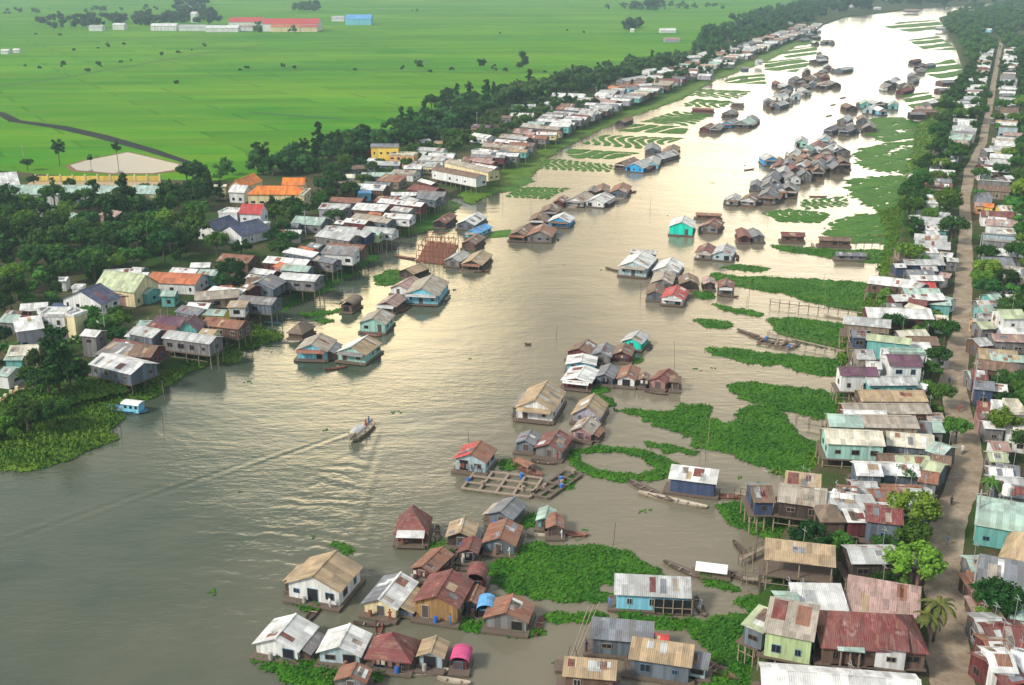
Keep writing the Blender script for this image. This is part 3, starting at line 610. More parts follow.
def ev(T, u1, v1, u2, v2, W, roof, wall='grey', st=0, label=None, h=None, **k):   # near eave line in the picture
    fam = k.pop('fam', None); W = W*(.78 if fam != 'T' and K(T, [(u1, v1)])[0][1] > 100 else 1); base = GZ if not st else 0.; floor = .15 if not st else 3.3
    wh = h or (3.0 if not st else 2.5); over = k.pop('over', .35)
    rise = k.get('rise', W*.17); k['rise'] = rise; kd = k.get('kind', 'gable')
    ze = base+floor+wh-(over*rise/(W/2) if kd != 'flat' else -.4)
    a, b = (at(*q, ze) for q in K(T, [(u1, v1), (u2, v2)])); u = (b-a); L = max(2.5, u.length-2*over); u.normalize(); v = Vector((-u.y, u.x, 0))
    left = K(T, [(u1, v1)])[0][0] < 700
    if not left:                            # keep the lane clear: trim whichever end stands on it
        mid_ = (a+b)/2
        for _ in range(14):
            if L < 3.2: break
            if any(near_road((mid_+u*L/2+v*q).x, (mid_+u*L/2+v*q).y, 3.) for q in (0, W/2, W)): mid_ -= u*.3; L -= .6
            elif any(near_road((mid_-u*L/2+v*q).x, (mid_-u*L/2+v*q).y, 3.) for q in (0, W/2, W)): mid_ += u*.3; L -= .6
            else: break
        a, b = mid_-u*L/2, mid_+u*L/2
    c = (a+b)/2+v*(W/2+over); c.z = 0; yaw = math.atan2(u.y, u.x)-math.pi/2
    left = K(T, [(u1, v1)])[0][0] < 700
    if not left:
        for _ in range(9):
            if not near_road(c.x, c.y, W/2+1.5 if L < 6 else 4.5): break
            rx = min(roadW, key=lambda q: abs(q.y-c.y)).x; c.x += 1. if c.x > rx else -1.
    return house(c, yaw, W, L, roof, wall, z0=base, floor=floor, wh=wh, st=st, over=over, name='stilt_house' if st else 'house', family=fam or ('L' if left else 'R'),
                 label=label, cat='stilt house' if st else 'house', group=('stilt houses' if st else 'houses')+(' on the left bank' if left else ' on the right bank'), **k)
Z = 3.915; Z6 = 6.827
tN=(250,510,Z); tO=(500,510,Z); tK=(500,330,Z); tJ=(250,330,Z); tF=(250,165,Z); tG=(500,165,Z); tC=(500,0,Z); tD=(764,0,Z); tH=(764,165,Z); tL=(764,330,Z); tP=(764,510,Z); tE=(0,165,Z)
# --- bottom cluster
fl(tN,155,348,352,385,440,290,'tan','white','large white planked houseboat with a broad sun bleached tan roof beside open river', wh=2.4, rise=1.7, lean=(1.6,'tan',-1), patch=0)
fl(tN,450,408,572,432,640,330,'white','cream','houseboat with white left slope, red and white patched right slope and tan lean-to', roof2='slate', patch=3, lean=(2.4,'tan',1))
fl(tN,650,425,812,450,860,348,'maroon','ochre','ochre walled houseboat with a striped dark maroon roof in the bottom cluster', wh=2.5, patch=1)
fl(tN,640,270,715,290,770,215,'rusty','maroon','small maroon roofed shack wedged behind the ochre houseboat', patch=2)
fl(tN,575,132,690,135,765,75,'maroon','maroon','broad maroon hip roofed houseboat with a little white gable porch', kind='hip', rise=2.8, porch=(1.6,'white'), wh=1.9)
fl(tN,775,145,872,150,925,100,'tan','dark','dark houseboat with tan left slope and reddish right slope, right of the maroon hip roof', roof2='tan', patch=2)
fl(tN,825,205,885,210,905,165,'maroon','dark','little maroon shack tied in front of the dark houseboat with the tan slope', patch=0)
fl((0,0,1),484,553,514,556,521,538,'rusty','slate','blue grey houseboat with rust and white striped roof beside the big rounded plant mat', patch=3)
fl((0,0,1),490,524,512,529,518,514,'slate','slate','small blue grey houseboat topmost in the bottom cluster', patch=0)
fl(tN,852,325,912,330,930,290,'maroon','maroon','tiny round topped maroon hut right of the striped maroon roof', kind='barrel', rise=1.2, wh=1.8)
fl(tN,845,405,888,410,900,355,'rusty','dark','narrow dark shed with pale crates beside the striped maroon roof', patch=0)
fl(tN,898,428,948,430,960,398,'blue','blue','little shack wrapped in bright blue tarpaulin', kind='barrel', rise=.9, wh=1.2)
fl(tN,28,568,188,598,280,512,'white','white','white houseboat with white left slope and rusty striped right slope at lower left', roof2='white', patch=2)
fl(tN,275,603,430,618,488,540,'white','paleblue','pale blue walled houseboat with a bright white tin roof second from lower left', patch=1)
fl(tN,462,622,625,638,665,560,'maroon','brown','brown houseboat with a mottled maroon tile roof in the bottom row', kind='hip', rise=2.2, patch=2)
fl(tN,665,622,752,630,795,578,'tan','paleblue','small pale blue shack with a ragged tan roof in the bottom row', wh=1.8)
fl(tN,795,632,848,636,865,602,'magenta','maroon','tiny bright magenta roofed shack at the end of the bottom row', kind='barrel', rise=.7, wh=1.3)
fl(tN,345,712,450,722,495,690,'rusty','grey','rusty roofed houseboat cut by the bottom edge of the picture')
fl((0,0,1),486,629,526,634,536,618,'rusty','grey','grey houseboat with pink striped rusty roof just below the rounded plant mat', patch=3)
fl((0,0,1),548,538,562,538,566,527,'rusty','brown','tiny rusty shack between the small green shack and a flat raft')
fl((0,0,1),538,529,551,530,556,520,'mint','teal','tiny green shack right of the topmost blue grey houseboat', wh=1.4)
# --- long houseboats bottom right
_hb = fx(tO,455,395,735,410,6.5,'pale','skyblue','long houseboat with pale grey roof and sky blue front half', wh=2.5, kind='shed', rise=.9, patch=2, clutter=1)
_d = _hb.children[0]; _w = max(v.co.x for v in _d.data.vertices); _l = max(v.co.y for v in _d.data.vertices); b = MB(); b.box(_w+.005, .02*_l, .5, _w+.03, .96*_l, 2.5); _op = b.build('porch_shade_panel', DARK, _hb)  # flat dark panel on the wall, painted shade in place of an open porch
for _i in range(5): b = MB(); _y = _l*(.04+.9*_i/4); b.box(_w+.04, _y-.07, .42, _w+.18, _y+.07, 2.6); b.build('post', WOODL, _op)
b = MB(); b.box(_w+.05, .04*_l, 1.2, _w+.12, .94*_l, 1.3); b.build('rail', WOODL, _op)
fx(tO,362,570,585,590,6.,'slate','slate','long houseboat with slate roof and red doors near the bottom', wh=2.5, kind='shed', rise=.8, patch=0)
fx(tO,578,585,645,592,5.,'red','maroon','short red roofed shed joined to the long slate houseboat', wh=1.9, rise=.8)
fx(tO,512,655,735,688,6.,'tan','slate','long houseboat with rusty tan roof and blue and maroon wall near the bottom edge', wh=2.6, kind='shed', rise=.8, patch=1)
fx(tO,735,660,800,672,4.,'slate','paleblue','small blue grey lean shed at the right end of the tan long houseboat', wh=1.7, kind='shed', rise=.5)
fx(tO,255,712,440,728,5.,'tan','brown','houseboat with tan roof cut by the bottom edge under the net frame', wh=2.2, kind='shed', rise=.6)
# --- middle cluster
fl(tK,65,350,205,365,275,292,'tan','white','largest tan roofed houseboat in the middle of the river', wh=2.3, rise=1.9, porch=(1.4,'tan'))
fl(tK,285,362,388,374,432,325,'tan','pinkish' if 0 else 'lilac','second largest tan roofed houseboat in midstream, with grey white front', rise=1.7)
fl(tK,280,430,355,442,370,400,'beige','pink','small pinkish houseboat below the two large tan roofed ones', rise=1.)
fl(tK,65,478,130,485,152,448,'slate','slate','small slate houseboat left of the maroon striped one above the fish cages')
fl(tK,140,497,240,512,275,458,'maroon','grey','grey houseboat with maroon striped roof just above the ring shaped plant mat', patch=3)
fl(tK,245,228,352,240,388,192,'white','maroon','dark red houseboat with flat looking white roof above the large tan one', rise=.7, porch=(1.2,'white'), patch=1)
fl(tK,262,165,370,170,398,140,'white','skyblue','sky blue sided houseboat with white strip roof behind the dark red one', rise=.6)
fl(tK,375,215,440,222,456,182,'slate','slate','small blue grey houseboat between white roof and rust roof in midstream')
fl(tK,460,222,525,228,550,185,'rusty','white','white fronted houseboat with rust red roof in midstream')
fl(tK,546,226,575,228,586,208,'brown','dark')
fl(tK,585,228,645,240,662,200,'maroon','pink','pink fronted houseboat with maroon roof by the tall bamboo pole')
fl(tK,668,240,700,242,702,222,'brown','brown','tiny square lookout hut at the end of the midstream row', kind='hip', wh=2.)
fl(tK,265,115,350,127,372,92,'brown','maroon')
fl(tK,355,130,430,137,442,100,'slate','grey')
fl(tK,440,127,510,132,520,100,'brown','maroon')
fl(tK,478,74,550,84,598,56,'pale','turquoise','turquoise walled houseboat with pale roof topmost of the middle cluster')
fx(tK,665,640,835,662,6.5,'white','navy','navy walled boat house with a bright white roof near the right bank', wh=2.6, kind='shed', rise=.8)
# --- left middle
fl(tJ,185,117,302,122,360,80,'beige','skyblue','light blue houseboat with beige roof, left of the pair off the left bank', wh=2.1)
fl(tJ,347,123,452,136,520,92,'tan','mint','mint houseboat with tan and white roof, right of the pair off the left bank', roof2='white', wh=2.1)
fl(tJ,805,552,922,568,982,522,'rusty','paleblue','pale blue houseboat with rust red roof at the fish cages', roof2='red', wh=2.2)
fl(tF,608,545,735,551,805,497,'beige','skyblue','vivid sky blue houseboat with beige roof off the left bank', wh=2.4)
fl(tF,432,656,530,662,588,627,'beige','mint','mint green houseboat with beige roof below the sky blue one', wh=2.2)
fl(tF,500,576,570,582,606,550,'pinkish','brown')
fl(tF,552,507,612,514,658,478,'pinkish','white','white houseboat with dusty pink roof left of the sky blue one')
fl(tF,585,442,640,452,682,425,'tan','dark')
fl(tF,358,578,400,582,416,555,'thatch','brown','lone round thatched hut off the left bank', kind='barrel', rise=1.2, wh=1.6)
fl(tF,152,682,205,688,220,655,'thatch','brown','lone brown thatched hut nearest the left shore stilts', kind='hip', rise=1.6, wh=1.6)
fl(tF,765,397,820,402,838,372,'pale','grey')
fl(tF,830,412,905,417,968,378,'tan','dark','houseboat with dark timber gable and long tan roof right of the red timber frame')
fl(tF,810,252,878,257,940,225,'white','slate','slate houseboat with bright white roof above the red timber frame')
fl(tF,846,287,890,292,912,262,'blue','skyblue')
fl(tF,718,247,765,250,774,218,'maroon','dark')
fl(tF,830,330,880,334,900,305,'brown','brown')
# --- upper middle
fl(tG,35,297,100,302,122,268,'brown','dark')
fl(tG,105,302,200,306,240,275,'rusty','grey','grey houseboat with rust left slope and bright red right slope', roof2='rusty')
fl(tG,190,242,270,247,286,226,'white','blue','bright blue houseboat beside the red roofed one upstream')
fl(tG,115,240,172,242,192,218,'brown','dark')
fl(tG,160,206,225,208,236,186,'brown','brown')
fl(tG,210,166,245,168,256,148,'maroon','maroon')
fl(tG,255,160,325,166,340,138,'beige','white','white houseboat with beige roof, left of the white pair near the slanted plant pen')
fl(tG,335,164,405,170,420,142,'white','white','white houseboat with white roof, right of the white pair near the slanted plant pen')
fl(tG,375,127,425,128,436,102,'brown','dark')
fl(tG,430,127,495,130,506,102,'rusty','slate')
fl(tG,342,124,368,125,374,106,'grey','dark')
fl(tG,662,275,752,280,785,256,'white','turquoise','vivid turquoise houseboat with white roof in the upper river', wh=2.7)
fl(tG,785,264,850,270,866,246,'maroon','grey')
fx(tG,768,213,862,218,6,'rusty','brown','low flat rust roofed platform behind the vivid turquoise houseboat', wh=1.2, kind='shed', rise=.2)
fx(tG,510,375,605,382,6,'pale','grey')
fl(tG,465,434,572,444,612,402,'white','paleblue','white roofed houseboat with three dark windows, left of the white pair', wh=2.6)
fl(tG,598,438,692,446,714,410,'white','white','white roofed houseboat right of the one with three dark windows')
fl(tG,592,487,670,492,700,456,'beige','grey')
fl(tG,705,492,775,494,800,466,'brown','dark')
fl(tG,575,532,632,535,650,502,'brown','slate')
fl(tG,632,547,715,554,752,520,'red','white','white fronted houseboat with bright red roof in the upper middle river')
fl(tG,800,492,840,493,852,470,'pinkish','dark')
fl(tG,855,507,910,510,932,485,'maroon','slate')
fl(tG,765,367,828,372,846,346,'maroon','white')
fl(tG,830,374,905,380,930,350,'pale','paleblue')
fl(tG,935,307,978,308,990,278,'maroon','maroon')
fl((0,0,1),753,243,764,243,768,236,'slate','grey')
fl(tG,885,157,930,160,942,142,'pale','white'); fl(tG,940,157,998,162,1012,142,'brown','white'); fl(tG,978,102,1018,104,1030,84,'slate','slate')
# tile C blue cluster
fl(tC,490,672,560,678,590,645,'pale','blue','bright blue houseboat at the tip of the curved plant pen'); fl(tC,562,662,618,664,650,636,'pale','skyblue')
fl(tC,585,632,640,638,655,600,'pale','grey'); fl(tC,640,612,690,614,696,588,'brown','dark'); fl(tC,570,605,620,606,630,585,'slate','slate')
fl(tC,450,660,492,664,500,640,'brown','dark'); fl(tC,452,492,485,494,492,465,'brown','dark')
fl(tC,780,518,814,520,820,495,'brown','maroon'); fl(tC,818,520,860,522,870,492,'grey','slate'); fl(tC,862,500,905,503,922,478,'slate','blue'); fl(tC,912,500,972,504,992,472,'mint','grey')
fl(tC,968,485,1008,486,1018,455,'slate','grey'); fl(tC,868,458,905,460,915,435,'grey','slate')
fx(tC,752,440,832,444,8,'rusty','maroon','long low rust boat shed beside the left plant pens', wh=1.6); fx(tC,905,418,952,420,6,'grey','brown', wh=1.6)
# --- far right clusters (tile D and H)
FARC = [(30,650,'pale','blue'),(145,578,'pale','mint'),(235,570,'pale','skyblue'),(250,528,'slate','slate'),(312,530,'grey','slate'),(305,490,'pale','grey'),(345,440,'brown','dark'),(395,425,'mint','teal'),
 (405,445,'white','paleblue'),(355,520,'slate','grey'),(385,490,'brown','slate'),(450,425,'brown','dark'),(465,452,'white','skyblue'),(505,430,'mint','teal'),(410,520,'grey','dark'),(115,625,'white','white'),
 (160,610,'mint','white'),(205,600,'maroon','white'),(245,612,'slate','grey'),(285,612,'slate','slate'),(110,655,'brown','maroon'),(165,650,'rusty','brown'),(225,650,'maroon','maroon'),(280,655,'maroon','brown'),
 (310,615,'slate','grey'),(310,665,'brown','dark'),(60,680,'maroon','brown'),(140,680,'slate','slate'),(500,355,'brown','dark'),(530,372,'maroon','maroon'),(548,345,'slate','grey'),(572,330,'grey','grey'),
 (560,360,'brown','grey'),(590,310,'slate','slate'),(612,290,'slate','grey'),(600,270,'brown','dark'),(628,268,'slate','grey'),(575,252,'maroon','dark'),(520,330,'slate','grey'),(485,335,'brown','dark'),
 (15,418,'slate','grey'),(50,395,'pale','white'),(45,428,'slate','slate'),(95,408,'slate','grey'),(125,392,'pale','paleblue'),(75,380,'brown','dark'),(95,355,'slate','slate'),(140,355,'brown','grey'),
 (165,375,'pale','white'),(110,325,'slate','grey'),(150,325,'brown','dark'),(190,345,'slate','slate'),(190,312,'maroon','white'),(232,348,'pinkish','grey'),(282,345,'grey','dark'),(170,292,'brown','dark'),
 (220,295,'slate','slate'),(250,275,'pale','slate'),(292,285,'slate','slate'),(240,235,'grey','slate'),(215,222,'slate','slate'),(200,250,'brown','dark'),(240,315,'maroon','maroon'),(60,345,'maroon','dark'),
 (230,172,'grey','slate'),(268,175,'slate','slate'),(182,155,'grey','dark'),(150,145,'slate','slate'),(180,112,'grey','grey'),(205,178,'brown','dark'),(140,165,'slate','dark')]
for u, v, r_, w_ in FARC:
    if r_ in ('brown','slate') and random.random() < .5: r_ = random.choice(['pale','white','pale','grey'])
    x, y = tD[0]+u/Z, tD[1]+v/Z; kk = ppm(at(x, y)); Wp = random.uniform(4.6, 6.8)*kk/2; j = random.uniform(-.02, .16)
    fl((0,0,1), x-Wp, y, x+Wp*.95, y+Wp*j, x+Wp*1.45, y-Wp*.55, r_, w_, windows=kk > 1.4, rise=1.5, wh=2.2)
    if random.random() < .3:
        x += random.choice((-1, 1))*Wp*random.uniform(1., 1.6); y += Wp*random.uniform(-.5, .6); Wp *= random.uniform(.4, .65)
        fl((0,0,1), x-Wp, y, x+Wp*.95, y+Wp*j, x+Wp*1.45, y-Wp*.6, random.choice(['brown','rusty','slate','grey','beige']), random.choice(['dark','brown','grey','white']), windows=False, rise=.9, wh=1.8)
for u, v, r_, w_ in [(90,30,'slate','slate'),(150,20,'brown','slate'),(205,30,'slate','grey'),(255,22,'slate','slate'),(290,38,'slate','dark'),(75,62,'pale','grey'),(115,78,'grey','white'),(160,68,'slate','grey'),
        (210,52,'brown','dark'),(25,80,'slate','slate'),(62,130,'navy','white'),(15,112,'grey','grey'),(10,150,'slate','grey'),(40,105,'slate','slate'),(95,128,'slate','dark'),(120,50,'maroon','dark'),(180,38,'brown','brown')]:
    x, y = tH[0]+u/Z, tH[1]+v/Z; kk = ppm(at(x, y)); Wp = random.uniform(4.8, 6.9)*kk/2
    fl((0,0,1), x-Wp, y, x+Wp*.95, y+Wp*random.uniform(0,.15), x+Wp*1.4, y-Wp*.55, r_, w_, rise=1.8, wh=2.2)
fx(tH,70,305,155,308,8,'maroon','brown','long brown fishing shack on the water, left of two', wh=2.); fx(tH,218,322,335,326,7,'brown','brown','long brown fishing shack on the water, right of two', wh=2.)
fx(tH,285,375,395,378,6,'slate','grey','long grey floating shed on the green mat', wh=1.4)
fx(tD,840,1,841,1,6,'slate','grey') if 0 else None
# --- left bank, nearest houses
ta=(0,300,Z6); tb=(0,230,Z6); tc=(130,240,Z6); td=(230,190,Z6); te=(200,130,Z6); tf=(340,130,Z6); tg=(470,70,Z6); th=(600,0,Z6)
ev(ta,600,440,890,512,9,'white','slate',1,'nearest left bank stilt house, white front roof and blue grey wall', patch=2)
ev(ta,640,372,868,412,7,'grey','maroon',0,None,kind='shed'); ev(ta,700,330,885,372,8,'maroon','maroon'); ev(ta,862,385,1030,395,9,'brown','plum' if 0 else 'maroon',1)
ev(ta,845,250,1040,278,8,'pale','teal'); ev(ta,255,105,440,105,7,'white','white',0,'white two storey box house with flat roof near the left edge',h=5.6,kind='flat')
ev(ta,440,100,498,110,5,'white','cream',0,'slim cream stair tower beside the white box house',h=6.2,kind='flat')
ev(ta,105,222,305,195,8,'white','lilac',0,'lilac white house in front of the white box house',h=4.6,kind='shed'); ev(ta,40,385,255,375,8,'cream','cream',0,'cream house with cream roof beside the big waterfront tree',h=3.6)
ev(ta,20,412,150,412,3,'mint','teal'); ev(ta,-20,150,95,160,7,'mint','grey'); ev(ta,110,155,245,155,6,'maroon','maroon'); ev(ta,-10,130,105,138,8,'brown','maroon'); ev(ta,130,82,322,68,7,'white','green')
ev(ta,-30,515,46,525,6,'mint','white'); ev(ta,540,245,655,255,5,'white','grey',0,None,h=5.); ev(ta,255,95,350,85,5,'white','white')
ev(ta,930,175,1020,178,4,'mint','teal')
houseA(K(tb,[(450,612),(705,650),(775,590)]),'navy','white',zb=GZ,z0=GZ,floor=.1,wh=5.4,rise=2.6,name='house',family='L',cat='house',label='tall white gabled house with navy blue roof near the left edge',group='houses on the left bank')
ev(tb,330,545,450,550,6,'navy','maroon'); ev(tb,635,395,915,430,12,'lime','cream',0,'large house with pale yellow green roof above the white gabled house',h=4.2,rise=3.2)
ev(tb,760,445,910,452,5,'beige','pink'); ev(tb,695,312,962,300,6,'white','grey'); ev(tb,920,425,1000,440,6,'mint','teal')
ev(tb,375,350,415,350,4,'white','white'); ev(tb,505,395,538,395,3,'white','white',0,'small white water tower hut behind the white gabled house',h=6,kind='flat')
ev(tc,100,290,445,305,11,'terracotta','white',0,'long terracotta roofed house amid left bank trees',patch=0); ev(tc,200,385,305,385,5,'mint','teal')
ev(tc,262,222,442,235,5,'white','grey'); ev(tc,450,238,580,246,6,'mint','teal'); ev(tc,405,190,545,188,5,'white','grey'); ev(tc,-10,220,72,225,5,'white','grey'); ev(tc,40,250,105,252,4,'white','white')
ev(tc,440,415,750,392,8,'beige','tan',1,None); ev(tc,525,350,758,372,3,'white','tan',1,kind='shed'); ev(tc,655,462,788,462,5,'tan','white',1,'small white stilt cabin with tan roof over the green shore',kind='shed',rise=.3)
ev(tc,375,465,530,472,5,'white','grey'); ev(tc,300,490,460,522,6,'slate','grey',1); ev(tc,465,512,640,520,5,'mint','yellow',1,'stilt house with mint roof and yellow end wall')
ev(tc,140,582,345,592,8,'plum','cream',1,'cream walled stilt house with dark plum roof',h=3.2,patch=0)
houseA(K(tc,[(340,690),(462,694),(520,650)]),'plum','teal',zb=3.3,z0=0,floor=3.3,st=1,wh=3.0,rise=1.8,patch=0,name='stilt_house',family='L',cat='stilt house',label='teal gabled stilt house with dark plum roof',group='stilt houses on the left bank')
ev(tc,462,640,565,652,4,'tan','cream',1); ev(tc,75,612,250,655,7,'maroon','cream',1,None); ev(tc,-20,640,150,672,7,'pale','slate',1); ev(tc,470,385,520,380,4,'terracotta','maroon'); ev(tc,610,350,680,350,5,'terracotta','pink')
ev(tc,780,262,905,280,4,'white','maroon'); ev(tc,810,225,965,245,5,'white','maroon')
houseA(K(tc,[(790,378),(978,392),(1015,335)]),'slate','slate',zb=3.3,z0=0,floor=3.3,st=1,wh=2.4,rise=1.6,name='stilt_house',family='L',cat='stilt house',label='blue grey gabled stilt house on tall legs, left of the marsh inlet',group='stilt houses on the left bank')
ev(tc,740,330,800,350,6,'brown','plum' if 0 else 'maroon',1)
ev(td,220,495,512,522,7,'white','maroon',1,'long white roofed stilt house with a terracotta neighbour in front'); ev(td,290,520,362,545,5,'terracotta','pink',1); ev(td,340,548,528,562,6,'mint','slate',1,None); ev(td,355,425,565,462,6,'white','slate',1)
ev(td,440,410,540,432,5,'terracotta','pink'); ev(td,515,385,600,402,5,'slate','slate'); ev(td,575,315,812,350,8,'pale','grey',1,None); ev(td,690,285,925,325,7,'pale','navy',1,'pale roofed stilt house with navy end wall'); ev(td,930,303,1015,310,4,'mint','green',1)
ev(td,768,218,920,235,5,'white','maroon',1); ev(td,708,228,770,236,4,'white','slate'); ev(td,820,192,1030,220,7,'beige','grey',1); ev(td,930,175,1010,185,5,'terracotta','orange'); ev(td,560,480,700,505,5,'slate','grey',1)
ev(td,300,255,460,258,6,'slate','grey'); ev(td,362,300,482,302,5,'white','grey'); ev(td,300,300,362,305,5,'rusty','maroon'); ev(td,682,120,762,140,5,'pale','grey',0,None,h=5)
ev(td,100,640,300,640,6,'brown','maroon',1)
# school and villas
def villa(lbl, parts, cat='villa', name='villa'):        # a building of several blocks: walls and roofs of one thing
    first = None
    for q in parts:
        T, a_, b_, c_, d_, W, rf, wl = q[:8]; kw = q[8] if len(q) > 8 else {}
        o = ev(T, a_, b_, c_, d_, W, rf, wl, **kw); HREG.pop()
        if first is None:
            first = o; o.name = name; tag(o, lbl, cat); 
            if 'group' in o: del o['group']
            HREG.append([o, 'x', rf, 0, lbl, wl, 0, 0, 'x', 0, True])
        else:
            M0 = Matrix.LocRotScale(first.location, first.rotation_euler, None); M1 = Matrix.LocRotScale(o.location, o.rotation_euler, None); REL = M0.inverted() @ M1
            for ch in list(o.children): ch.parent = first; ch.matrix_local = REL @ Matrix.LocRotScale(ch.location, ch.rotation_euler, None)
            bpy.data.objects.remove(o)
    return first
villa('large cream building with bright orange L shaped tile roof on the left bank', [
  (te,318,440,712,442,9,'orange','cream',dict(h=4.4,kind='hip',rise=2.2,patch=0)), (te,555,378,712,378,8,'orange','cream',dict(h=4.4,rise=2.,patch=0)), (te,300,400,430,345,8,'orange','cream',dict(h=4.6,rise=2.4,patch=0)),
  (te,715,445,765,400,2,'cream','cream',dict(h=5.,kind='flat')), (te,190,425,300,430,9,'white','white',dict(h=4.,rise=1.8,patch=0))])
villa('white two storey villa with a crimson red roof on its right half', [
  (te,260,572,415,578,8,'red','white',dict(h=6.6,rise=2.3,patch=0)), (te,115,560,255,568,8,'white','white',dict(h=6.2,kind='flat')), (te,320,640,435,650,5,'white','white',dict(h=3.4,kind='flat'))])
for P_, lb in ((K(tE,[(778,290),(848,300),(888,262)]),'small white gabled house with navy roof, left of the two below the crimson roofed villa'),(K(tE,[(862,300),(948,318),(998,278)]),'small white gabled house with navy roof, right of the two below the crimson roofed villa')):
    houseA(P_,'navy','white',zb=GZ,z0=GZ,floor=.1,wh=3.2,rise=2.6,patch=0,name='house',family='L',cat='house',label=lb,group='houses on the left bank')
villa('very long low school building with a mint green roof at the left edge', [(tE,-60,115,480,118,14,'mint','white',dict(h=4.,rise=2.2,patch=0)), (tE,500,112,625,116,12,'mint','cream',dict(h=4.,rise=2.,patch=0))], 'school', 'school_building')
villa('white roofed hall at the far left edge behind the school', [(tE,-60,90,80,78,22,'white','white',dict(h=4.5,rise=3.4,patch=0))], 'hall', 'hall_building')
ev(tE,130,190,200,190,6,'pale','white'); ev(tE,250,200,292,215,6,'mint','white'); ev(tE,385,195,450,205,8,'pinkish','pink',0,'dusty pink roofed house hidden in the left woodland',h=4); ev(tE,220,455,250,455,4,'white','white'); ev(tE,690,232,765,232,6,'pale','white')
ev(tE,560,232,590,240,5,'white','pink'); ev(tE,835,85,885,85,3,'cream','cream',0,None,h=5)
# tile f
villa('yellow two storey house with slate roof and an orange side wing', [(tf,205,118,400,118,7,'slate','yellow',dict(h=8.,patch=0)), (tf,330,165,505,172,8,'cream','orange',dict(h=5.2,kind='flat'))])
for q in [(180,240,405,245,8,'pale','slate'),(140,318,375,318,7,'mint','grey'),(0,275,172,265,7,'brown','grey'),(0,400,150,392,12,'brown','tan'),(520,138,700,150,7,'pale','white'),(560,88,632,82,7,'white','grey'),(690,178,785,178,6,'mint','white'),
          (640,95,700,95,6,'tan','grey'),(430,265,555,268,6,'white','slate'),(345,448,522,448,5,'white','grey'),(130,438,218,432,5,'blue','skyblue'),(190,602,265,598,5,'terracotta','orange'),(0,330,100,330,7,'cream','white'),
          (880,40,1000,60,8,'white','white'),(180,210,260,215,5,'white','grey')]:
    ev(tf,*q)
ev(tf,618,270,928,330,7,'brown','white',1,'long white building with round dark openings on legs over the left shore',h=3.6,patch=0); ev(tf,705,220,1012,292,7,'beige','cream',1,'long cream building right behind the long white one',h=3.6,patch=0)
ev(tf,635,245,705,240,4,'white','white'); ev(tf,890,140,1030,158,7,'white','white',0,None,h=4.5,kind='flat'); ev(tf,870,240,1030,262,6,'maroon','plum' if 0 else 'maroon'); ev(tf,830,205,1030,215,6,'pinkish','lilac')
for q in [(455,405,632,432,9,'maroon','maroon',1),(525,348,622,375,4,'white','maroon',1),(515,465,652,482,5,'slate','slate',1),(250,495,552,525,6,'white','maroon',1),(340,548,466,565,6,'pale','grey',1),(70,602,322,640,6,'beige','slate',1),(400,465,500,500,5,'pale','grey',1)]:
    ev(tf,*q)
# tile g
G = [(550,182,775,190,10,'white','white'),(640,272,862,288,7,'pale','slate',1),(780,238,885,243,7,'white','grey'),(800,205,980,228,9,'pinkish','maroon',1),(920,188,1030,192,8,'pale','grey',1),(300,255,380,252,7,'mint','teal'),(270,315,430,318,9,'white','white'),
 (495,228,562,242,7,'pale','grey'),(490,318,632,322,5,'white','slate',1),(460,352,692,356,7,'white','grey',1),(340,388,602,412,7,'beige','slate',1),(450,442,590,445,6,'white','cream',1),(290,430,430,445,6,'pinkish','maroon'),(245,465,378,480,7,'pale','brown',1),
 (160,490,372,508,6,'white','grey',1),(75,520,362,545,7,'beige','tan',1),(10,562,142,572,6,'cream','cream'),(150,575,272,562,6,'slate','slate',1),(0,592,236,602,5,'grey','maroon',1),(0,622,150,642,5,'pinkish','maroon',1),(0,655,160,680,5,'white','pink',1),
 (0,390,125,400,8,'plum','pink'),(210,325,280,330,6,'brown','grey'),(390,250,450,250,7,'pale','white'),(855,120,900,125,6,'mint','grey'),(930,120,990,130,7,'terracotta','orange')]
for q in G: ev(tg,*q, **({'patch': 1}))
# tile h (hazy far left bank)
Hh = [(410,208,522,208,12,'white','white'),(440,270,548,270,9,'pinkish','lilac'),(835,192,930,205,8,'white','pink'),(950,135,1012,132,8,'white','white'),(555,400,700,392,9,'white','white'),(700,382,805,345,9,'white','orange'),(850,325,905,322,8,'white','pink'),(930,355,1020,355,8,'pale','white'),
 (760,405,850,405,8,'mint','grey'),(840,438,915,440,7,'white','grey'),(340,488,480,475,8,'white','white'),(640,480,760,485,7,'white','white'),(660,515,755,520,6,'white','lilac'),(470,525,642,522,8,'pinkish','grey'),(440,558,562,558,7,'pale','lilac'),(200,615,440,606,9,'slate','skyblue'),(260,590,400,580,6,'white','grey'),
 (0,675,162,672,8,'white','maroon'),(180,555,335,530,8,'pale','grey'),(980,310,1020,310,7,'pale','grey'),(985,375,1020,380,7,'white','pink'),(1000,195,1030,195,7,'pale','grey'),(970,470,1020,470,7,'grey','slate'),(520,410,560,405,8,'pinkish','grey'),(210,205,235,205,9,'white','white'),(960,160,1010,150,8,'pale','grey')]
for q in Hh: ev(th,*q)
for x, y, r_ in [(738,40,'pale'),(748,48,'white'),(745,56,'white'),(757,40,'pale'),(752,30,'pale'),(765,48,'pale'),(770,12,'orange'),(790,22,'white'),(768,30,'pale'),(760,62,'pale'),(775,42,'slate'),(783,35,'slate'),(878,8,'white'),(850,6,'white')]:
    ev((x,y,1),-3,0,3.5,0,9,r_,'white')
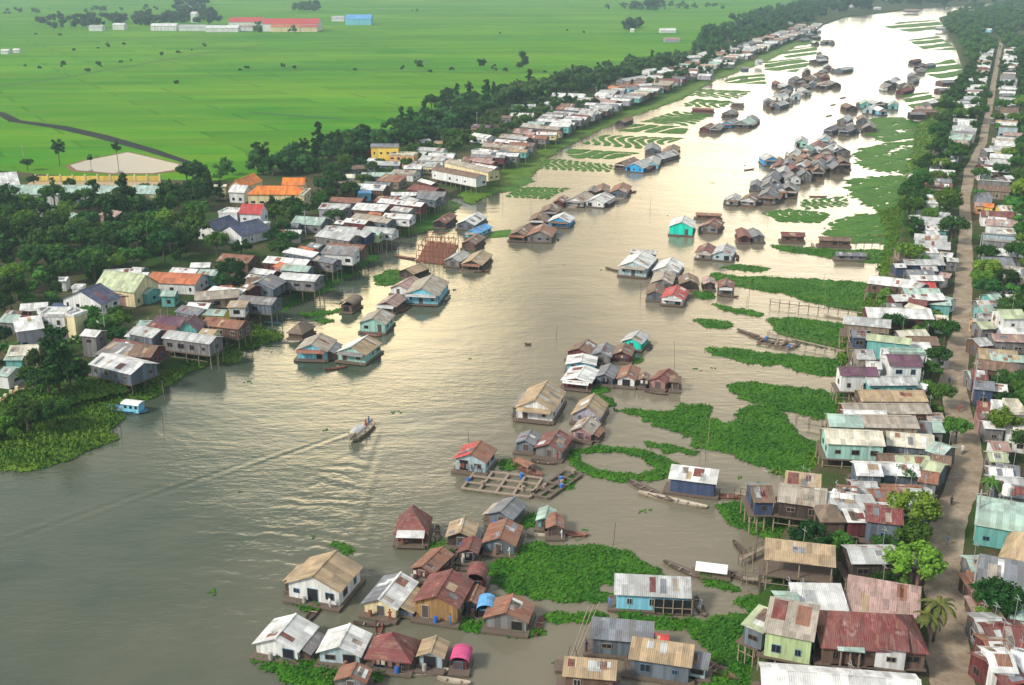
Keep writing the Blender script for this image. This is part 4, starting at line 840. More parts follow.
# --- right bank
r1=(874,585,Z6); r2=(730,585,Z6); r3=(874,490,Z6); r4=(730,460,Z6); r5=(874,400,Z6); r6=(810,310,Z6); r7=(874,230,Z6); r8=(874,100,Z6)
ev(r6,395,52,850,65,9,'white','maroon',1,'long white roofed stilt house at the head of the oval plant mat'); ev(r6,858,82,942,88,6,'cream','white'); ev(r6,622,195,826,185,6,'cream','grey'); ev(r6,690,240,890,245,7,'brown','brown')
ev(r6,380,205,690,240,5,'lime','teal',1,'bright teal walled stilt house with a lime green roof edge',h=4.2,rise=.6,patch=0); ev(r6,600,265,836,270,5,'white','grey',0,None,h=3.4)
villa('tall white house with a maroon roof panel beside the lane', [(r6,545,385,778,390,8,'plum','white',dict(h=5.4,rise=1.2,patch=0)), (r6,500,320,545,325,6,'white','white',dict(h=5.4,kind='flat')), (r6,540,292,800,300,3,'mint','white',dict(h=6.,kind='flat'))])
ev(r6,322,338,452,340,7,'pale','tan',1,None,h=3.2); ev(r6,208,448,475,455,6,'plum','white',1,'white stilt house with a plum roof and balcony over the green shore',h=3.6,patch=0); ev(r6,400,518,745,515,6,'pale','teal',1); ev(r6,350,625,812,628,7,'tan','brown',1)
ev(r6,400,400,480,405,5,'white','white',1); ev(r6,300,190,380,195,6,'slate','navy',1); ev(r6,700,525,770,540,3,'white','white'); ev(r6,-40+880,290,920,340,5,'mint','white')
ev(r5,-200,95,402,96,6,'beige','maroon',1,None); ev(tL,318,348,490,352,5,'white','grey',1,None); ev(tL,255,378,392,384,7,'mint','tan',1,None,h=3.2)
ev(tL,392,382,612,386,7,'beige','tan',1,'long tan walled house with beige roof, mint roofed at its river end',h=3.2); ev(r5,290,228,380,235,7,'slate','slate'); ev(r5,380,222,478,224,6,'mint','grey'); ev(r5,378,150,485,152,5,'beige','grey')
ev(tL,245,446,478,456,8,'cream','mint',1,'mint walled stilt house with a cream white roof over the green shore',h=3.0,patch=0); ev(tL,480,452,672,470,8,'cream','slate',0,None,h=3.); ev(r5,425,345,572,395,6,'mint','grey'); ev(tL,455,525,600,530,5,'brown','brown'); ev(r5,405,440,510,455,5,'brown','brown')
ev(r5,150,442,395,458,5,'lime','maroon'); ev(tL,362,570,470,574,6,'white','slate',1,None,h=3.); ev(tL,465,568,618,576,6,'white','slate',0,None,h=3.4); ev(r5,365,500,540,548,8,'lime','slate',0,'house with pale green slope facing the lane'); ev(r5,305,560,430,580,6,'rusty','grey')
ev(tL,350,668,470,670,6,'pale','maroon'); ev(tL,250,682,355,690,5,'white','grey',1); ev(tL,470,660,640,665,6,'rusty','grey'); ev(tL,570,670,640,690,5,'slate','grey')
# bottom right bank
ev(r4,320,285,655,330,8,'beige','dark',1,'long stilt house with beige and rust roof above the muddy inlet',patch=3,h=2.6); ev(r4,160,292,315,292,8,'brown','navy',1,None,h=2.4,roof2='slate'); ev(r4,370,172,622,202,5,'tan','maroon',1,None,kind='shed',rise=.4)
ev(r4,668,262,852,305,3,'white','maroon',1,None,kind='shed',rise=.3); ev(r4,620,352,1030,350,5,'pale','maroon',1,None,kind='shed',rise=.4); ev(r4,620,425,805,425,6,'thatch','brown',1,'brown thatched stilt hut over the muddy inlet',kind='hip',rise=1.4)
ev(r4,810,428,942,430,4,'white','maroon',1,None,kind='shed',rise=.3); ev(r4,845,235,1030,240,6,'pale','maroon'); ev(r4,760,255,850,265,5,'rusty','maroon',1); ev(r4,880,100,1040,105,6,'white','slate',1)
ev(r3,-60,215,205,245,7,'maroon','slate',1,'stilt house with maroon roof and blue grey wall near the round tree',h=3.6,patch=1); ev(r3,0,112,150,115,8,'rusty','grey'); ev(r3,140,130,235,140,6,'white','pale' if 0 else 'grey'); ev(r3,0,165,240,182,5,'white','grey'); ev(r3,250,105,420,118,8,'pale','slate'); ev(r3,230,200,415,205,6,'pale','grey')
ev(tP,0,195,282,228,5,'tan','brown',1,'long open boathouse with a tan roof over the mud flat',kind='shed',rise=.8,open_=True,h=2.6); ev(tP,342,212,552,212,6,'pale','dark',1,None,patch=2,h=2.8); ev(tP,550,215,600,230,5,'beige','pink')
ev(r2,330,170,478,175,5,'mint','maroon',1,'small mint roofed hut above the pale green house',patch=0); ev(r2,465,255,840,262,8,'white','grey',0,None,kind='shed',rise=1.4)
ev(r2,222,325,575,395,7,'beige','green',1,'pale green stilt house with a beige roof near the bottom edge',h=3.6,kind='shed',rise=1.3,patch=1); ev(r2,75,272,225,335,5,'lime','slate',1,None,h=2.8,kind='shed',rise=.6)
ev(r2,620,430,1400,475,10,'maroon','brown',1,'broad red brown tile roofed house raised on open timber posts',kind='hip',rise=2.4,h=2.6); ev(r1,0,430,245,460,7,'maroon','white',1,None,h=3.); ev(r2,740,450,920,465,5,'mint','brown',1,None,kind='shed',rise=.5,open_=True)
ev(r2,215,700,1330,790,5.5,'white','maroon',1,'long bright white roofed stilt house cut by the bottom edge',patch=0,h=2.8)
# right of the lane
ev(r3,682,245,1060,312,10,'mint','teal',0,'large open shed with a curved mint white roof right of the lane',kind='barrel',rise=2.2,h=3.4); ev(r3,815,530,1080,600,15,'tan','slate',0,'large house with ragged tan hip roof right of the lane',kind='hip',rise=3.2,h=2.8); ev(r3,680,560,812,560,5,'mint','grey'); ev(r3,700,640,1060,712,7,'slate','brown',0,None,kind='shed',rise=1.2)
ev(r1,730,350,925,350,6,'pale','grey'); ev(r1,785,440,925,432,8,'maroon','maroon'); ev(r1,928,440,1050,450,8,'maroon','maroon'); ev(r1,840,530,950,530,7,'rusty','maroon'); ev(r1,850,600,945,605,6,'white','white',0,None,h=4); ev(r1,948,580,1050,610,6,'white','white'); ev(r1,850,700,1060,665,8,'maroon','maroon'); ev(r1,990,240,1050,250,5,'mint','white')
ev(r1,520,60,700,50,5,'rusty','brown',0,None,kind='shed',rise=.4,h=2.); ev(r1,550,140,700,145,5,'maroon','brown',0,None,kind='shed',rise=.4,h=2.); ev(r1,700,60,850,70,6,'rusty','brown',0,None,kind='shed',rise=.4,h=2.4); ev(r1,560,240,800,250,6,'pinkish','brown',0,None,kind='shed',rise=.3,h=1.6)
ev(tL,842,112,1000,125,8,'tan','grey'); ev(tL,890,122,1040,130,5,'mint','grey'); ev(tL,820,148,990,172,7,'brown','brown'); ev(tL,812,192,880,198,7,'maroon','maroon'); ev(tL,758,225,905,240,6,'slate','navy',0,None,h=3.6); ev(tL,755,190,810,190,5,'mint','grey'); ev(tL,895,240,950,245,5,'white','grey')
ev(r5,935,88,1060,95,8,'cream','grey',0,'big grey block house with a cream roof at the right edge',h=5.4,kind='flat'); ev(r5,855,75,935,80,6,'white','white',0,None,h=4.6,kind='flat'); ev(r5,680,190,905,205,4,'white','grey'); ev(r5,640,70,800,90,6,'maroon','maroon'); ev(r5,690,130,860,140,5,'maroon','pink')
ev(r5,695,425,780,430,5,'lime','grey'); ev(r5,960,260,1060,275,6,'cream','white'); ev(r5,820,350,935,355,5,'pinkish','white'); ev(r5,712,545,965,570,7,'white','grey'); ev(r5,830,515,1000,540,6,'slate','slate'); ev(r5,760,605,1050,620,6,'pale','slate'); ev(r5,850,655,1050,680,6,'slate','grey')
ev(r5,890,195,1050,212,4,'white','white'); ev(tL,790,365,960,370,6,'pinkish','maroon'); ev(tL,800,70,900,60,6,'pale','brown'); ev(tL,900,45,1040,50,6,'pinkish','grey'); ev(tL,930,15,1040,18,5,'white','lilac')
# upper right
A7 = [(170,158,446,158,6,'white','tan',1),(440,180,535,190,5,'white','grey'),(150,258,222,258,4,'white','navy',1),(212,240,492,242,6,'pale','navy',1),(330,280,442,282,5,'pale','grey'),(230,308,420,308,5,'slate','slate',1),(256,345,482,348,5,'white','grey',1),
 (310,398,432,402,6,'red','pink'),(210,435,462,438,5,'mint','tan',1),(145,490,500,478,6,'white','maroon',1),(232,508,362,520,5,'maroon','maroon',1),(200,525,342,565,4,'cream','grey',1),(360,508,532,518,7,'mint','teal'),(480,480,560,500,5,'mint','white'),(240,380,310,400,5,'pale','grey',1),
 (300,200,480,205,6,'pale','white'),(500,215,575,220,4,'pale','grey'),(440,320,500,330,5,'pinkish','grey'),(90,540,200,545,5,'grey','plum' if 0 else 'maroon',1),
 (740,245,972,250,10,'slate','slate'),(828,322,1050,345,14,'beige','orange'),(690,285,820,290,7,'brown','brown'),(808,485,895,480,6,'mint','teal'),(912,485,998,490,6,'white','grey'),(840,520,1030,535,6,'pinkish','grey'),(640,528,725,528,6,'white','grey'),(640,568,812,562,6,'mint','teal'),
 (720,610,830,612,5,'pale','slate'),(670,680,805,675,6,'lime','grey'),(650,640,790,640,4,'beige','terracotta' if 0 else 'orange'),(780,520,850,525,5,'slate','grey')]
for q in A7: ev(r7,*q)
ev(r7,880,608,1050,608,8,'lime','white',0,'white block house with yellow green roof at the right edge',h=6,patch=0); ev(r7,845,600,880,605,5,'rusty','orange',0,None,h=5)
A8 = [(470,108,662,108,9,'white','grey'),(820,42,935,42,9,'pale','grey'),(860,112,1002,118,9,'pale','pink'),(880,240,1005,250,8,'pinkish','lilac'),(730,515,812,515,7,'white','white'),(322,505,382,500,6,'white','white'),(295,530,362,528,6,'white','grey'),(265,575,310,570,6,'pale','grey'),(635,355,702,352,7,'white','grey'),
 (410,325,452,325,7,'pale','grey'),(740,470,805,465,7,'maroon','maroon'),(735,675,822,672,9,'slate','slate'),(510,62,590,62,8,'pale','grey'),(280,62,400,65,9,'pinkish','grey'),(250,100,360,100,7,'grey','dark'),(870,560,940,555,7,'pale','grey'),(915,540,950,540,6,'white','grey'),(600,15,680,15,8,'slate','grey'),(750,125,790,130,6,'pale','grey'),(640,415,690,415,6,'white','grey')]
for q in A8: ev(r8,*q)
ev(tH,922,180,982,182,8,'cream','yellow',0,'small bright yellow house among the upper right trees',h=3.4); ev(tH,862,165,895,168,6,'orange','yellow'); ev(tH,875,222,948,228,7,'white','white'); ev(tH,830,145,892,150,7,'slate','grey'); ev(tH,985,185,1030,190,7,'pale','white'); ev(tH,945,272,990,270,6,'cream','white')
ev(tH,700,210,750,225,6,'pale','grey'); ev(tH,635,255,720,258,6,'white','teal'); ev(tH,640,275,690,275,5,'white','grey'); ev(tH,585,212,615,212,5,'white','white'); ev(tH,600,45,645,40,6,'white','white'); ev(tH,585,90,615,85,5,'white','grey'); ev(tH,770,160,808,162,5,'pinkish','orange'); ev(tH,850,35,890,32,6,'pinkish','pink')
for q in [(800,115,890,118,10,'white','skyblue'),(740,105,780,105,9,'white','grey'),(670,110,730,112,9,'pale','grey'),(985,195,1030,192,11,'white','pink'),(845,35,885,30,14,'white','white'),(1000,90,1030,92,10,'terracotta','pink'),(555,42,610,42,14,'pinkish','grey'),(970,105,1000,108,9,'pale','grey'),
          (905,412,1000,412,9,'pale','grey'),(790,372,855,372,8,'white','white'),(775,355,830,352,7,'white','grey'),(940,378,985,378,8,'slate','grey'),(690,355,790,352,7,'grey','brown'),(700,325,780,322,8,'slate','brown'),(590,440,680,440,8,'brown','brown'),(725,402,765,405,6,'white','grey'),(865,215,890,215,8,'white','grey'),(655,405,690,400,7,'white','grey')]: ev(tD,*q)
# far town beyond the fields
def town(x0, x1, y, W, rf, wl, h, lb=None):
    ev((0,0,1), x0, y, x1, y, W, rf, wl, 0, lb, h, patch=0, windows=False, fam='T')
for q in [(228,262,22,30,'red','white',8),(262,318,24,34,'red','white',9),(270,300,27,14,'terracotta','cream',6),(300,317,27,12,'red','cream',6),(205,238,28,16,'white','white',5),(150,176,26,16,'white','white',6),(178,205,27,14,'pale','white',5),
          (112,124,25,12,'white','white',6),(88,102,27,12,'pale','white',5),(190,196,14,16,'white','white',12),(240,255,27,12,'pinkish','white',5),(0,8,51,8,'white','white',3),(12,19,50,6,'white','white',3),(345,371,19,30,'blue','skyblue',8),(331,344,18,14,'pale','white',5),(184,189,7,12,'white','white',9)]: town(*q)
# ------------------------------------------------------------------ the packed small houses filling the rows between the ones above
RW = ['white']*6+['pale']*5+['grey']*3+['beige']*2+['slate']*2+['rusty']*2+['maroon','brown','tan','mint','pinkish']
WW = ['grey']*6+['slate']*2+['white']*3+['brown']*4+['maroon','lilac','teal','cream','paleblue','tan','tan']
KEEP = [[at(*q, GZ)[:2] for q in pl] for pl in ([(222,178),(318,178),(318,216),(222,216)], [(205,205),(272,205),(272,258),(205,258)], [(0,180),(165,180),(165,206),(0,206)], [(90,300),(135,300),(128,330),(90,330)], [(430,180),(520,180),(520,196),(430,196)])]
def kept(x, y): return any(bool(inpoly(np.array([x]), np.array([y]), P)[0]) for P in KEEP)
def free(c, yaw, W, L):
    cy_, sy_ = math.cos(yaw), math.sin(yaw)
    for a in (-.5, 0, .5):
        for b_ in (-.5, -.25, 0, .25, .5):
            x = c.x+a*W*cy_-b_*L*sy_; y = c.y+a*W*sy_+b_*L*cy_
            if blocked(x, y, -.9) or kept(x, y) or near_road(x, y, 3.3): return False
    return True
def fill(line, off, side, dens, st, fam, Wr=(5.2, 7.0), Lr=(9, 14), ymin=0, ymax=9999, step=1.1):
    """small houses side by side along a world polyline; off is the distance from the line, side +1/-1 says which side is towards the river"""
    acc = 0; nxt = 0
    for i in range(len(line)-1):
        a, b_ = line[i], line[i+1]; d = (b_-a); L0 = math.hypot(d.x, d.y)
        if L0 < .01: continue
        d.z = 0; d.normalize(); n = Vector((-d.y, d.x, 0))*side; s = nxt-acc
        while s < L0:
            P = a+d*s; W_ = random.uniform(*Wr); L_ = random.uniform(*Lr); c = P+n*(off+random.uniform(-1., 1.)); c.z = 0
            s += .9
            if not (ymin < c.y < ymax) or random.random() > dens+.35*(dens > .6): continue
            nn = n if fam == 'L' else -n
            yaw = math.atan2(nn.y, nn.x)-math.pi/2+random.uniform(-.05, .05)
            if not free(c, yaw, W_, L_): continue
            base = 0. if st else GZ
            house(c, yaw, W_, L_, random.choice(RW), random.choice(WW), z0=base, floor=3.2 if st else .15, wh=random.uniform(2.2, 3.1) if st else random.uniform(2.6, 3.8), st=1 if st else 0, rise=W_*random.uniform(.13, .2), over=.3,
                  kind='shed' if random.random() < .2 else 'gable', name='stilt_house' if st else 'house', family=fam, cat='stilt house' if st else 'house', group=('stilt houses' if st else 'houses')+(' on the left bank' if fam == 'L' else ' on the right bank'))
            s += W_*step*.7
        acc += L0; nxt = acc+max(0, s-L0)
def blocked(x, y, m_=0.):
    for fx_, fy, yaw, w, l in FOOT:
        dx, dy = x-fx_, y-fy
        if abs(dx) > 32 or abs(dy) > 32: continue
        c, s = math.cos(-yaw), math.sin(-yaw)
        if abs(dx*c-dy*s) < w+m_ and abs(dx*s+dy*c) < l+m_: return True
    return False
Lsub = [at(*q) for q in LS[5:23]]; Rsub = [at(*q) for q in RS[5:25]]
fill(Lsub, 1.5, -1, .9, 1, 'L', (4.8, 6.6), (9, 13), 0, 760); fill(Lsub, -13, -1, .6, 0, 'L', (5, 7), (8, 12), 0, 620); fill(Lsub, -26, -1, .3, 0, 'L', (6, 8), (8, 12), 0, 480); fill(Lsub, 0, -1, .4, 1, 'L', (7, 9), (9, 13), 760, 1500); fill(Lsub, -20, -1, .25, 0, 'L', (6, 9), (8, 13), 620, 1500)
fill(Rsub[5:], -1, -1, .85, 1, 'R', (5., 6.6), (9, 13), at(800,455).y, 285); fill(Rsub[5:], -15, -1, .8, 0, 'R', (5.5, 8), (9, 14), at(860,455).y, 285); fill(Rsub[5:], -30, -1, .5, 0, 'R', (5.5, 8), (8, 12), 0, 285)
Rd = [Vector((v.x, v.y, 0)) for v in roadW]
fill(Rd, 8.5, -1, .75, 0, 'R', (5.5, 8), (7, 9), 0, 250); fill(Rd, 8.5, 1, .6, 0, 'R', (5.5, 8), (7, 9), 0, 250); fill(Rd, 21, -1, .45, 0, 'R', (6, 9), (9, 12), 0, 250); fill(Rd, 10, 1, .14, 0, 'R', (6, 9), (8, 11), 250, 1100); fill(Rd, 10, -1, .12, 0, 'R', (6, 9), (8, 11), 250, 1100)
# past 300 of a kind: the farthest small houses become one far row per kind
def merge_far(fam_name, label, cat, keep=292):
    rs = sorted([r for r in HREG if r[0].name.split('.')[0] == fam_name and not r[4]], key=lambda r: -r[3]); n = sum(1 for r in HREG if r[0].name.split('.')[0] == fam_name)
    kill = rs[:max(0, n-keep)]
    if not kill: return
    V, F, I, MT = [], [], [], []
    for r in kill:
        o = r[0]; M0 = Matrix.LocRotScale(o.location, o.rotation_euler, None)
        def walk(p, M):
            for c in list(p.children):
                Mc = M @ Matrix.LocRotScale(c.location, c.rotation_euler, None); k = len(V); V.extend(tuple(Mc @ v.co) for v in c.data.vertices)
                for pl in c.data.polygons:
                    F.append(tuple(k+i for i in pl.vertices)); m_ = c.data.materials[pl.material_index]
                    if m_ not in MT: MT.append(m_)
                    I.append(MT.index(m_))
                walk(c, Mc); bpy.data.objects.remove(c)
        walk(o, M0); bpy.data.objects.remove(o); HREG.remove(r)
    tag(mesh('far_'+fam_name+'s', V, F, MT, I), label, cat, None, 'stuff')
nm = {}
for r in HREG: nm[r[0].name.split('.')[0]] = nm.get(r[0].name.split('.')[0], 0)+1
print('HOUSE KINDS', nm)
merge_far('house', 'farthest hazy small houses crowded along both banks', 'houses'); merge_far('stilt_house', 'farthest hazy stilt houses crowded along the left shore', 'stilt houses'); merge_far('floating_house', 'farthest little floating houses near the river bend', 'houseboats')
# --- labels that single each house out
ORD = 'zeroth first second third fourth fifth sixth seventh eighth ninth tenth eleventh twelfth thirteenth fourteenth fifteenth sixteenth seventeenth eighteenth nineteenth twentieth'.split()
TEN = {2:'twenty',3:'thirty',4:'forty',5:'fifty',6:'sixty',7:'seventy'}
def ordw(n):
    if n <= 20: return ORD[n]
    t, u_ = divmod(n, 10); return (TEN[t][:-1]+'ieth') if u_ == 0 else TEN[t]+' '+ORD[u_]
wn = dict(slate='slate', grey='grey', dark='dark timber', brown='brown', maroon='maroon', lilac='lilac', tan='tan')
cnt = {}
for r in sorted(HREG, key=lambda q: q[3]):
    if r[4]: continue
    o, fam, rf, d, _, wl, st, flt, kd = r[:9]; key = (fam, rf, wl, bool(st)); cnt[key] = cnt.get(key, 0)+1; r.append(cnt[key])
for r in HREG:
    if r[4]: continue
    o, fam, rf, d, _, wl, st, flt, kd = r[:9]; n = r[-1]; key = (fam, rf, wl, bool(st)); tot = cnt[key]
    what = 'houseboat' if fam == 'f' else ('stilt house' if st else 'house'); where = {'f':'midriver','L':'left bank','R':'right bank','T':'far town'}[fam]
    pos = 'the only one so coloured' if tot == 1 else ('nearest' if n == 1 else ('farthest' if n == tot else ordw(n)+' nearest'))+' of its colours'
    o['label'] = '%s roofed %s, %s walls, %s, %s' % ('tan' if rf == 'tan' else CN.get(rf, rf), what, 'dark' if wl == 'dark' else wl, where, pos)
# ------------------------------------------------------------------ trees
def leaves(cl, n, size, up=.3, seed=0):
    """small leaf quads through the clumps cl = [(x, y, z, r)]"""
    g = np.random.default_rng(seed); V = []
    w = np.array([c[3]**2 for c in cl]); w = w/w.sum(); cnt_ = (w*n).astype(int)+4
    P = []
    for (x, y, z, r), m_ in zip(cl, cnt_):
        d = g.normal(size=(m_, 3)); d /= np.linalg.norm(d, axis=1)[:, None]; rr = r*(.55+.5*g.random(m_))[:, None]
        P.append(np.array([x, y, z])+d*rr*np.array([1, 1, .8]))
    P = np.vstack(P); k = len(P); a = g.normal(size=(k, 3)); a[:, 2] *= .6; a /= np.linalg.norm(a, axis=1)[:, None]
    b = np.cross(a, g.normal(size=(k, 3))); b /= np.linalg.norm(b, axis=1)[:, None]; s = (size*(.6+.8*g.random(k)))[:, None]
    Q = np.stack([P+a*s, P+b*s*.6, P-a*s, P-b*s*.6], 1).reshape(-1, 3); F = np.arange(k*4).reshape(-1, 4)
    return Q, F
def clump_core(cl, f=.62):
    b = MB()
    for i, (x, y, z, r) in enumerate(cl): b.ball((x, y, z), r*f, r*f, r*f*.8, 6, 4)
    return np.array(b.v, float), b.f
def mkmesh(name, V, F, mat):
    me = bpy.data.meshes.new(name); me.from_pydata([tuple(v) for v in V], [], [tuple(int(i) for i in f) for f in F]); me.materials.append(mat); me.update(); return me
def tree_proto(kind, seed):
    g = np.random.default_rng(seed); tr = MB(); cl = []
    if kind == 'broad':
        H = 10; tr.bar((0,0,0), (.1,.1,4.2), .32, .2)
        for i in range(22):
            t = g.uniform(0, 6.28); r = 3.6*math.sqrt(g.random()); z = 5.4+3.2*g.random()*(1-r/5); c = (r*math.cos(t), r*math.sin(t), z, g.uniform(.9, 1.7)); cl.append(c)
            if i % 4 == 0: tr.bar((0,0,3.4+g.random()), c[:3], .12, .04, 5)
        n, sz = 1900, .30
    elif kind == 'tall':
        H = 15; tr.bar((0,0,0), (.3,.1,12.5), .26, .08)
        for i in range(24):
            z = 3.5+9*(i/24); t = g.uniform(0, 6.28); r = 2.9*g.random()*(1.25-z/16); c = (r*math.cos(t), r*math.sin(t), z, g.uniform(.7, 1.35)*(1.25-z/24)); cl.append(c)
            if i % 4 == 0: tr.bar((.1,0,z-.8), c[:3], .08, .03, 5)
        n, sz = 1700, .30
    elif kind == 'bush':
        tr.bar((0,0,0), (0,0,1.6), .12, .08)
        for i in range(11):
            t = g.uniform(0, 6.28); r = 1.8*math.sqrt(g.random()); cl.append((r*math.cos(t), r*math.sin(t), 1.+1.5*g.random(), g.uniform(.6, 1.1)))
        n, sz = 850, .24
    elif kind == 'sparse':
        tr.bar((0,0,0), (.2,-.1,7.), .2, .1)
        for i in range(14):
            t = g.uniform(0, 6.28); r = 2.4*math.sqrt(g.random()); c = (r*math.cos(t), r*math.sin(t), 5+4.5*g.random(), g.uniform(.6, 1.15)); cl.append(c); tr.bar((.1,0,4+g.random()*2), c[:3], .07, .02, 4)
        n, sz = 900, .28
    V, F = leaves(cl, n, sz, seed=seed); V2, F2 = clump_core(cl); F2 = [tuple(int(i)+len(V) for i in f) for f in F2]
    return tr, np.vstack([V, V2]), [tuple(f) for f in F]+F2
def palm_proto(nf, L_, h, droop, wd):
    tr = MB(); tr.bar((0,0,0), (.35,.1,h), .2, .13, 7); V = []; F = []
    for i in range(nf):
        a = 6.283*i/nf+random.uniform(-.2, .2); up = random.uniform(.1, .9); px_, pz = .35, h; n0 = len(V)
        d = Vector((math.cos(a), math.sin(a), 0)); s_ = Vector((-d.y, d.x, 0)); P = Vector((.35, .1, h)); an = up
        seg = 7
        for j in range(seg+1):
            w_ = wd*math.sin(math.pi*(.12+.85*j/seg)); V += [tuple(P+s_*w_-Vector((0, 0, w_*.5))), tuple(P), tuple(P-s_*w_-Vector((0, 0, w_*.5)))]
            P = P+(d*math.cos(an)+Vector((0, 0, math.sin(an))))*(L_/seg); an -= droop/seg
        for j in range(seg):
            q = n0+3*j; F += [(q, q+1, q+4, q+3), (q+1, q+2, q+5, q+4)]
    return tr, V, F
_mm = {}
def tmesh(kind, v, mat):
    key = (kind, v, mat.name)
    if key not in _mm:
        if kind == 'palm': tr, V, F = palm_proto(16, 3.6, 6.5, 2.0, .42)
        elif kind == 'banana': tr, V, F = palm_proto(8, 2.6, 2.2, 1.6, .38)
        else: tr, V, F = tree_proto(kind, v*17+len(kind))
        tm = bpy.data.meshes.new('trunk'); tm.from_pydata([tuple(q) for q in tr.v], [], tr.f); tm.materials.append(BARK)
        _mm[key] = (tm, mkmesh('crown', V, F, mat))
    return _mm[key]
NAMES = dict(broad='broadleaf_tree', tall='tall_tree', bush='bush', sparse='thin_tree', palm='palm_tree', banana='banana_plant')
TREES = []
def tree(p, kind='broad', mat=None, s=1., label=None, group=None, sz=None):
    mat = mat or LEAF_D; v = int(rng.integers(0, 3)) if kind not in ('palm', 'banana') else 0
    tm, cm = tmesh(kind, v, mat); r = empty(NAMES[kind], (p.x, p.y, p.z), rng.uniform(0, 6.28)); s2 = s*(sz or rng.uniform(.9, 1.15)); r.scale = (s, s, s2)
    lk(bpy.data.objects.new('trunk', tm), r); lk(bpy.data.objects.new('crown', cm), r)
    tag(r, label, 'bush' if kind == 'bush' else ('plant' if kind == 'banana' else 'tree'), group); TREES.append((p.x, p.y, kind)); return r
placed = []
def scatter(poly, n, kinds, where, s=(.8, 1.2), mind=4.5, z=GZ, clear=1.0):
    P = [at(*q, z)[:2] for q in poly]; xs = [p[0] for p in P]; ys = [p[1] for p in P]; k = 0; tries = 0
    while k < n and tries < n*60:
        tries += 1; x = random.uniform(min(xs), max(xs)); y = random.uniform(min(ys), max(ys))
        if not bool(inpoly(np.array([x]), np.array([y]), P)[0]) or blocked(x, y, clear) or near_road(x, y, 6. if y < 260 else 3.8) or (where != 'in the row before the mint roofed school' and kept(x, y)): continue
        if any((x-a)**2+(y-b)**2 < mind*mind for a, b in placed): continue
        placed.append((x, y)); kd, mt, lb = random.choice(kinds)
        tree(Vector((x, y, z-.1)), kd, mt, random.uniform(*s), '%s %s' % (lb, where), '%s %s' % (lb.split(' ')[-1]+'s' if not lb.endswith('bush') else 'bushes', where)); k += 1
D_ = ('broad', LEAF_D, 'dark broad crowned tree'); M_ = ('broad', LEAF_M, 'green broad crowned tree'); T_ = ('tall', LEAF_D, 'dark slender tall tree'); B_ = ('bush', LEAF_M, 'low green bush'); L_ = ('broad', LEAF_L, 'bright yellow green tree'); SP = ('sparse', LEAF_M, 'thin open crowned tree'); BD = ('bush', LEAF_D, 'low dark bush')
# the isolated and telling ones first
def one(px, py, kind, mat, s, lb, sz=1.): 
    p = at(px, py, GZ); placed.append((p.x, p.y)); return tree(p, kind, mat, s, lb, None, sz)
one(61,398,'tall',LEAF_D,1.25,'big dark ragged tree on the near left waterfront'); one(72,396,'broad',LEAF_D,.95,'dark lower tree right beside the big ragged waterfront tree'); one(50,400,'broad',LEAF_D,.9,'dark tree at the left foot of the big ragged waterfront tree')
one(522,72,'broad',LEAF_D,1.75,'lone round tree in the rice field above the left bank belt'); one(482,71,'broad',LEAF_D,1.05,'smaller lone tree on the dike left of the round field tree'); one(419,71,'broad',LEAF_D,1.1,'lone tree midway along the field dike')
one(60,166,'sparse',LEAF_D,1.15,'thin double topped tree left of the pond'); one(118,162,'sparse',LEAF_D,.8,'thin tree on the far rim of the pond',1.2); one(91,166,'sparse',LEAF_D,.5,'small tree on the left rim of the pond')
one(910,540,'broad',LEAF_L,.95,'bright round tree beside the lane, upper of two'); one(908,536+20,'broad',LEAF_M,.7,'dark green tree just under the upper bright round tree'); one(912,597,'broad',LEAF_L,.95,'bright round tree beside the lane, lower of two')
one(933,642,'palm',PALM,.9,'yellowish palm tree at the lane near the bottom edge'); one(927,650,'palm',PALM,.75,'second smaller palm tree at the lane near the bottom edge'); one(988,508,'palm',LEAF_M,.7,'green palm behind the large mint white shed')
one(993,626,'broad',LEAF_D,.8,'dark tree between the tan hip roof and the maroon roofs'); one(984,626,'bush',LEAF_L,.9,'bright bush beside the grey roof at lower right'); one(955,444,'broad',LEAF_M,.62,'round tree in the bend of the lane'); one(940,409,'broad',LEAF_M,.65,'green roadside tree, first left of the lane bend'); one(930,385,'broad',LEAF_M,.6,'green roadside tree beside the tall white house'); one(938,371,'broad',LEAF_D,.65,'dark roadside tree at the maroon roof panel')
one(944,345,'broad',LEAF_M,.75,'green roadside tree below the teal walled house'); one(1000,440,'broad',LEAF_L,.75,'bright tree right of the lane bend'); one(985,285,'broad',LEAF_L,.9,'bright green tree beside the beige hip roof at upper right'); one(150,362-16,'banana',PALM,1.2,'banana clump on the left bank') if 0 else None
one(18,16,'palm',PALM,1,'x') if 0 else None
one(372,163,'broad',LEAF_R,.7,'red flowering tree left of the yellow house'); one(351,152,'broad',LEAF_R,.55,'smaller red flowering tree behind the woodland edge'); one(880,505,'bush',LEAF_M,1.1,'bush in front of the blue grey wall at the right bank'); one(905,490,'broad',LEAF_D,.55,'small dark tree between the white roofs on the right bank')
for k_, (x, y) in enumerate([(28,170),(74,50),(98,48),(108,47),(124,44),(40,68),(64,68),(25,66),(88,71),(99,68),(121,62),(131,60),(162,56),(178,53),(192,50),(205,47),(240,70),(247,68),(283,68),(294,68),(355,70),(402,70),(430,72),(452,70),(494,71),(505,71),(500,33),(417,11),(567,30),(584,32),(177,85),(545,72),(412,10),(10,14),(36,34),(60,35)]):
    one(x, y+1, 'bush' if k_ % 3 else 'broad', LEAF_D, random.uniform(.6, 1.1) if k_ % 3 else random.uniform(.5, .7), 'small %s standing along a field dike in the rice plain' % ('bush' if k_ % 3 else 'tree'))['group'] = 'bushes along the field dikes' if k_ % 3 else 'small trees along the field dikes'
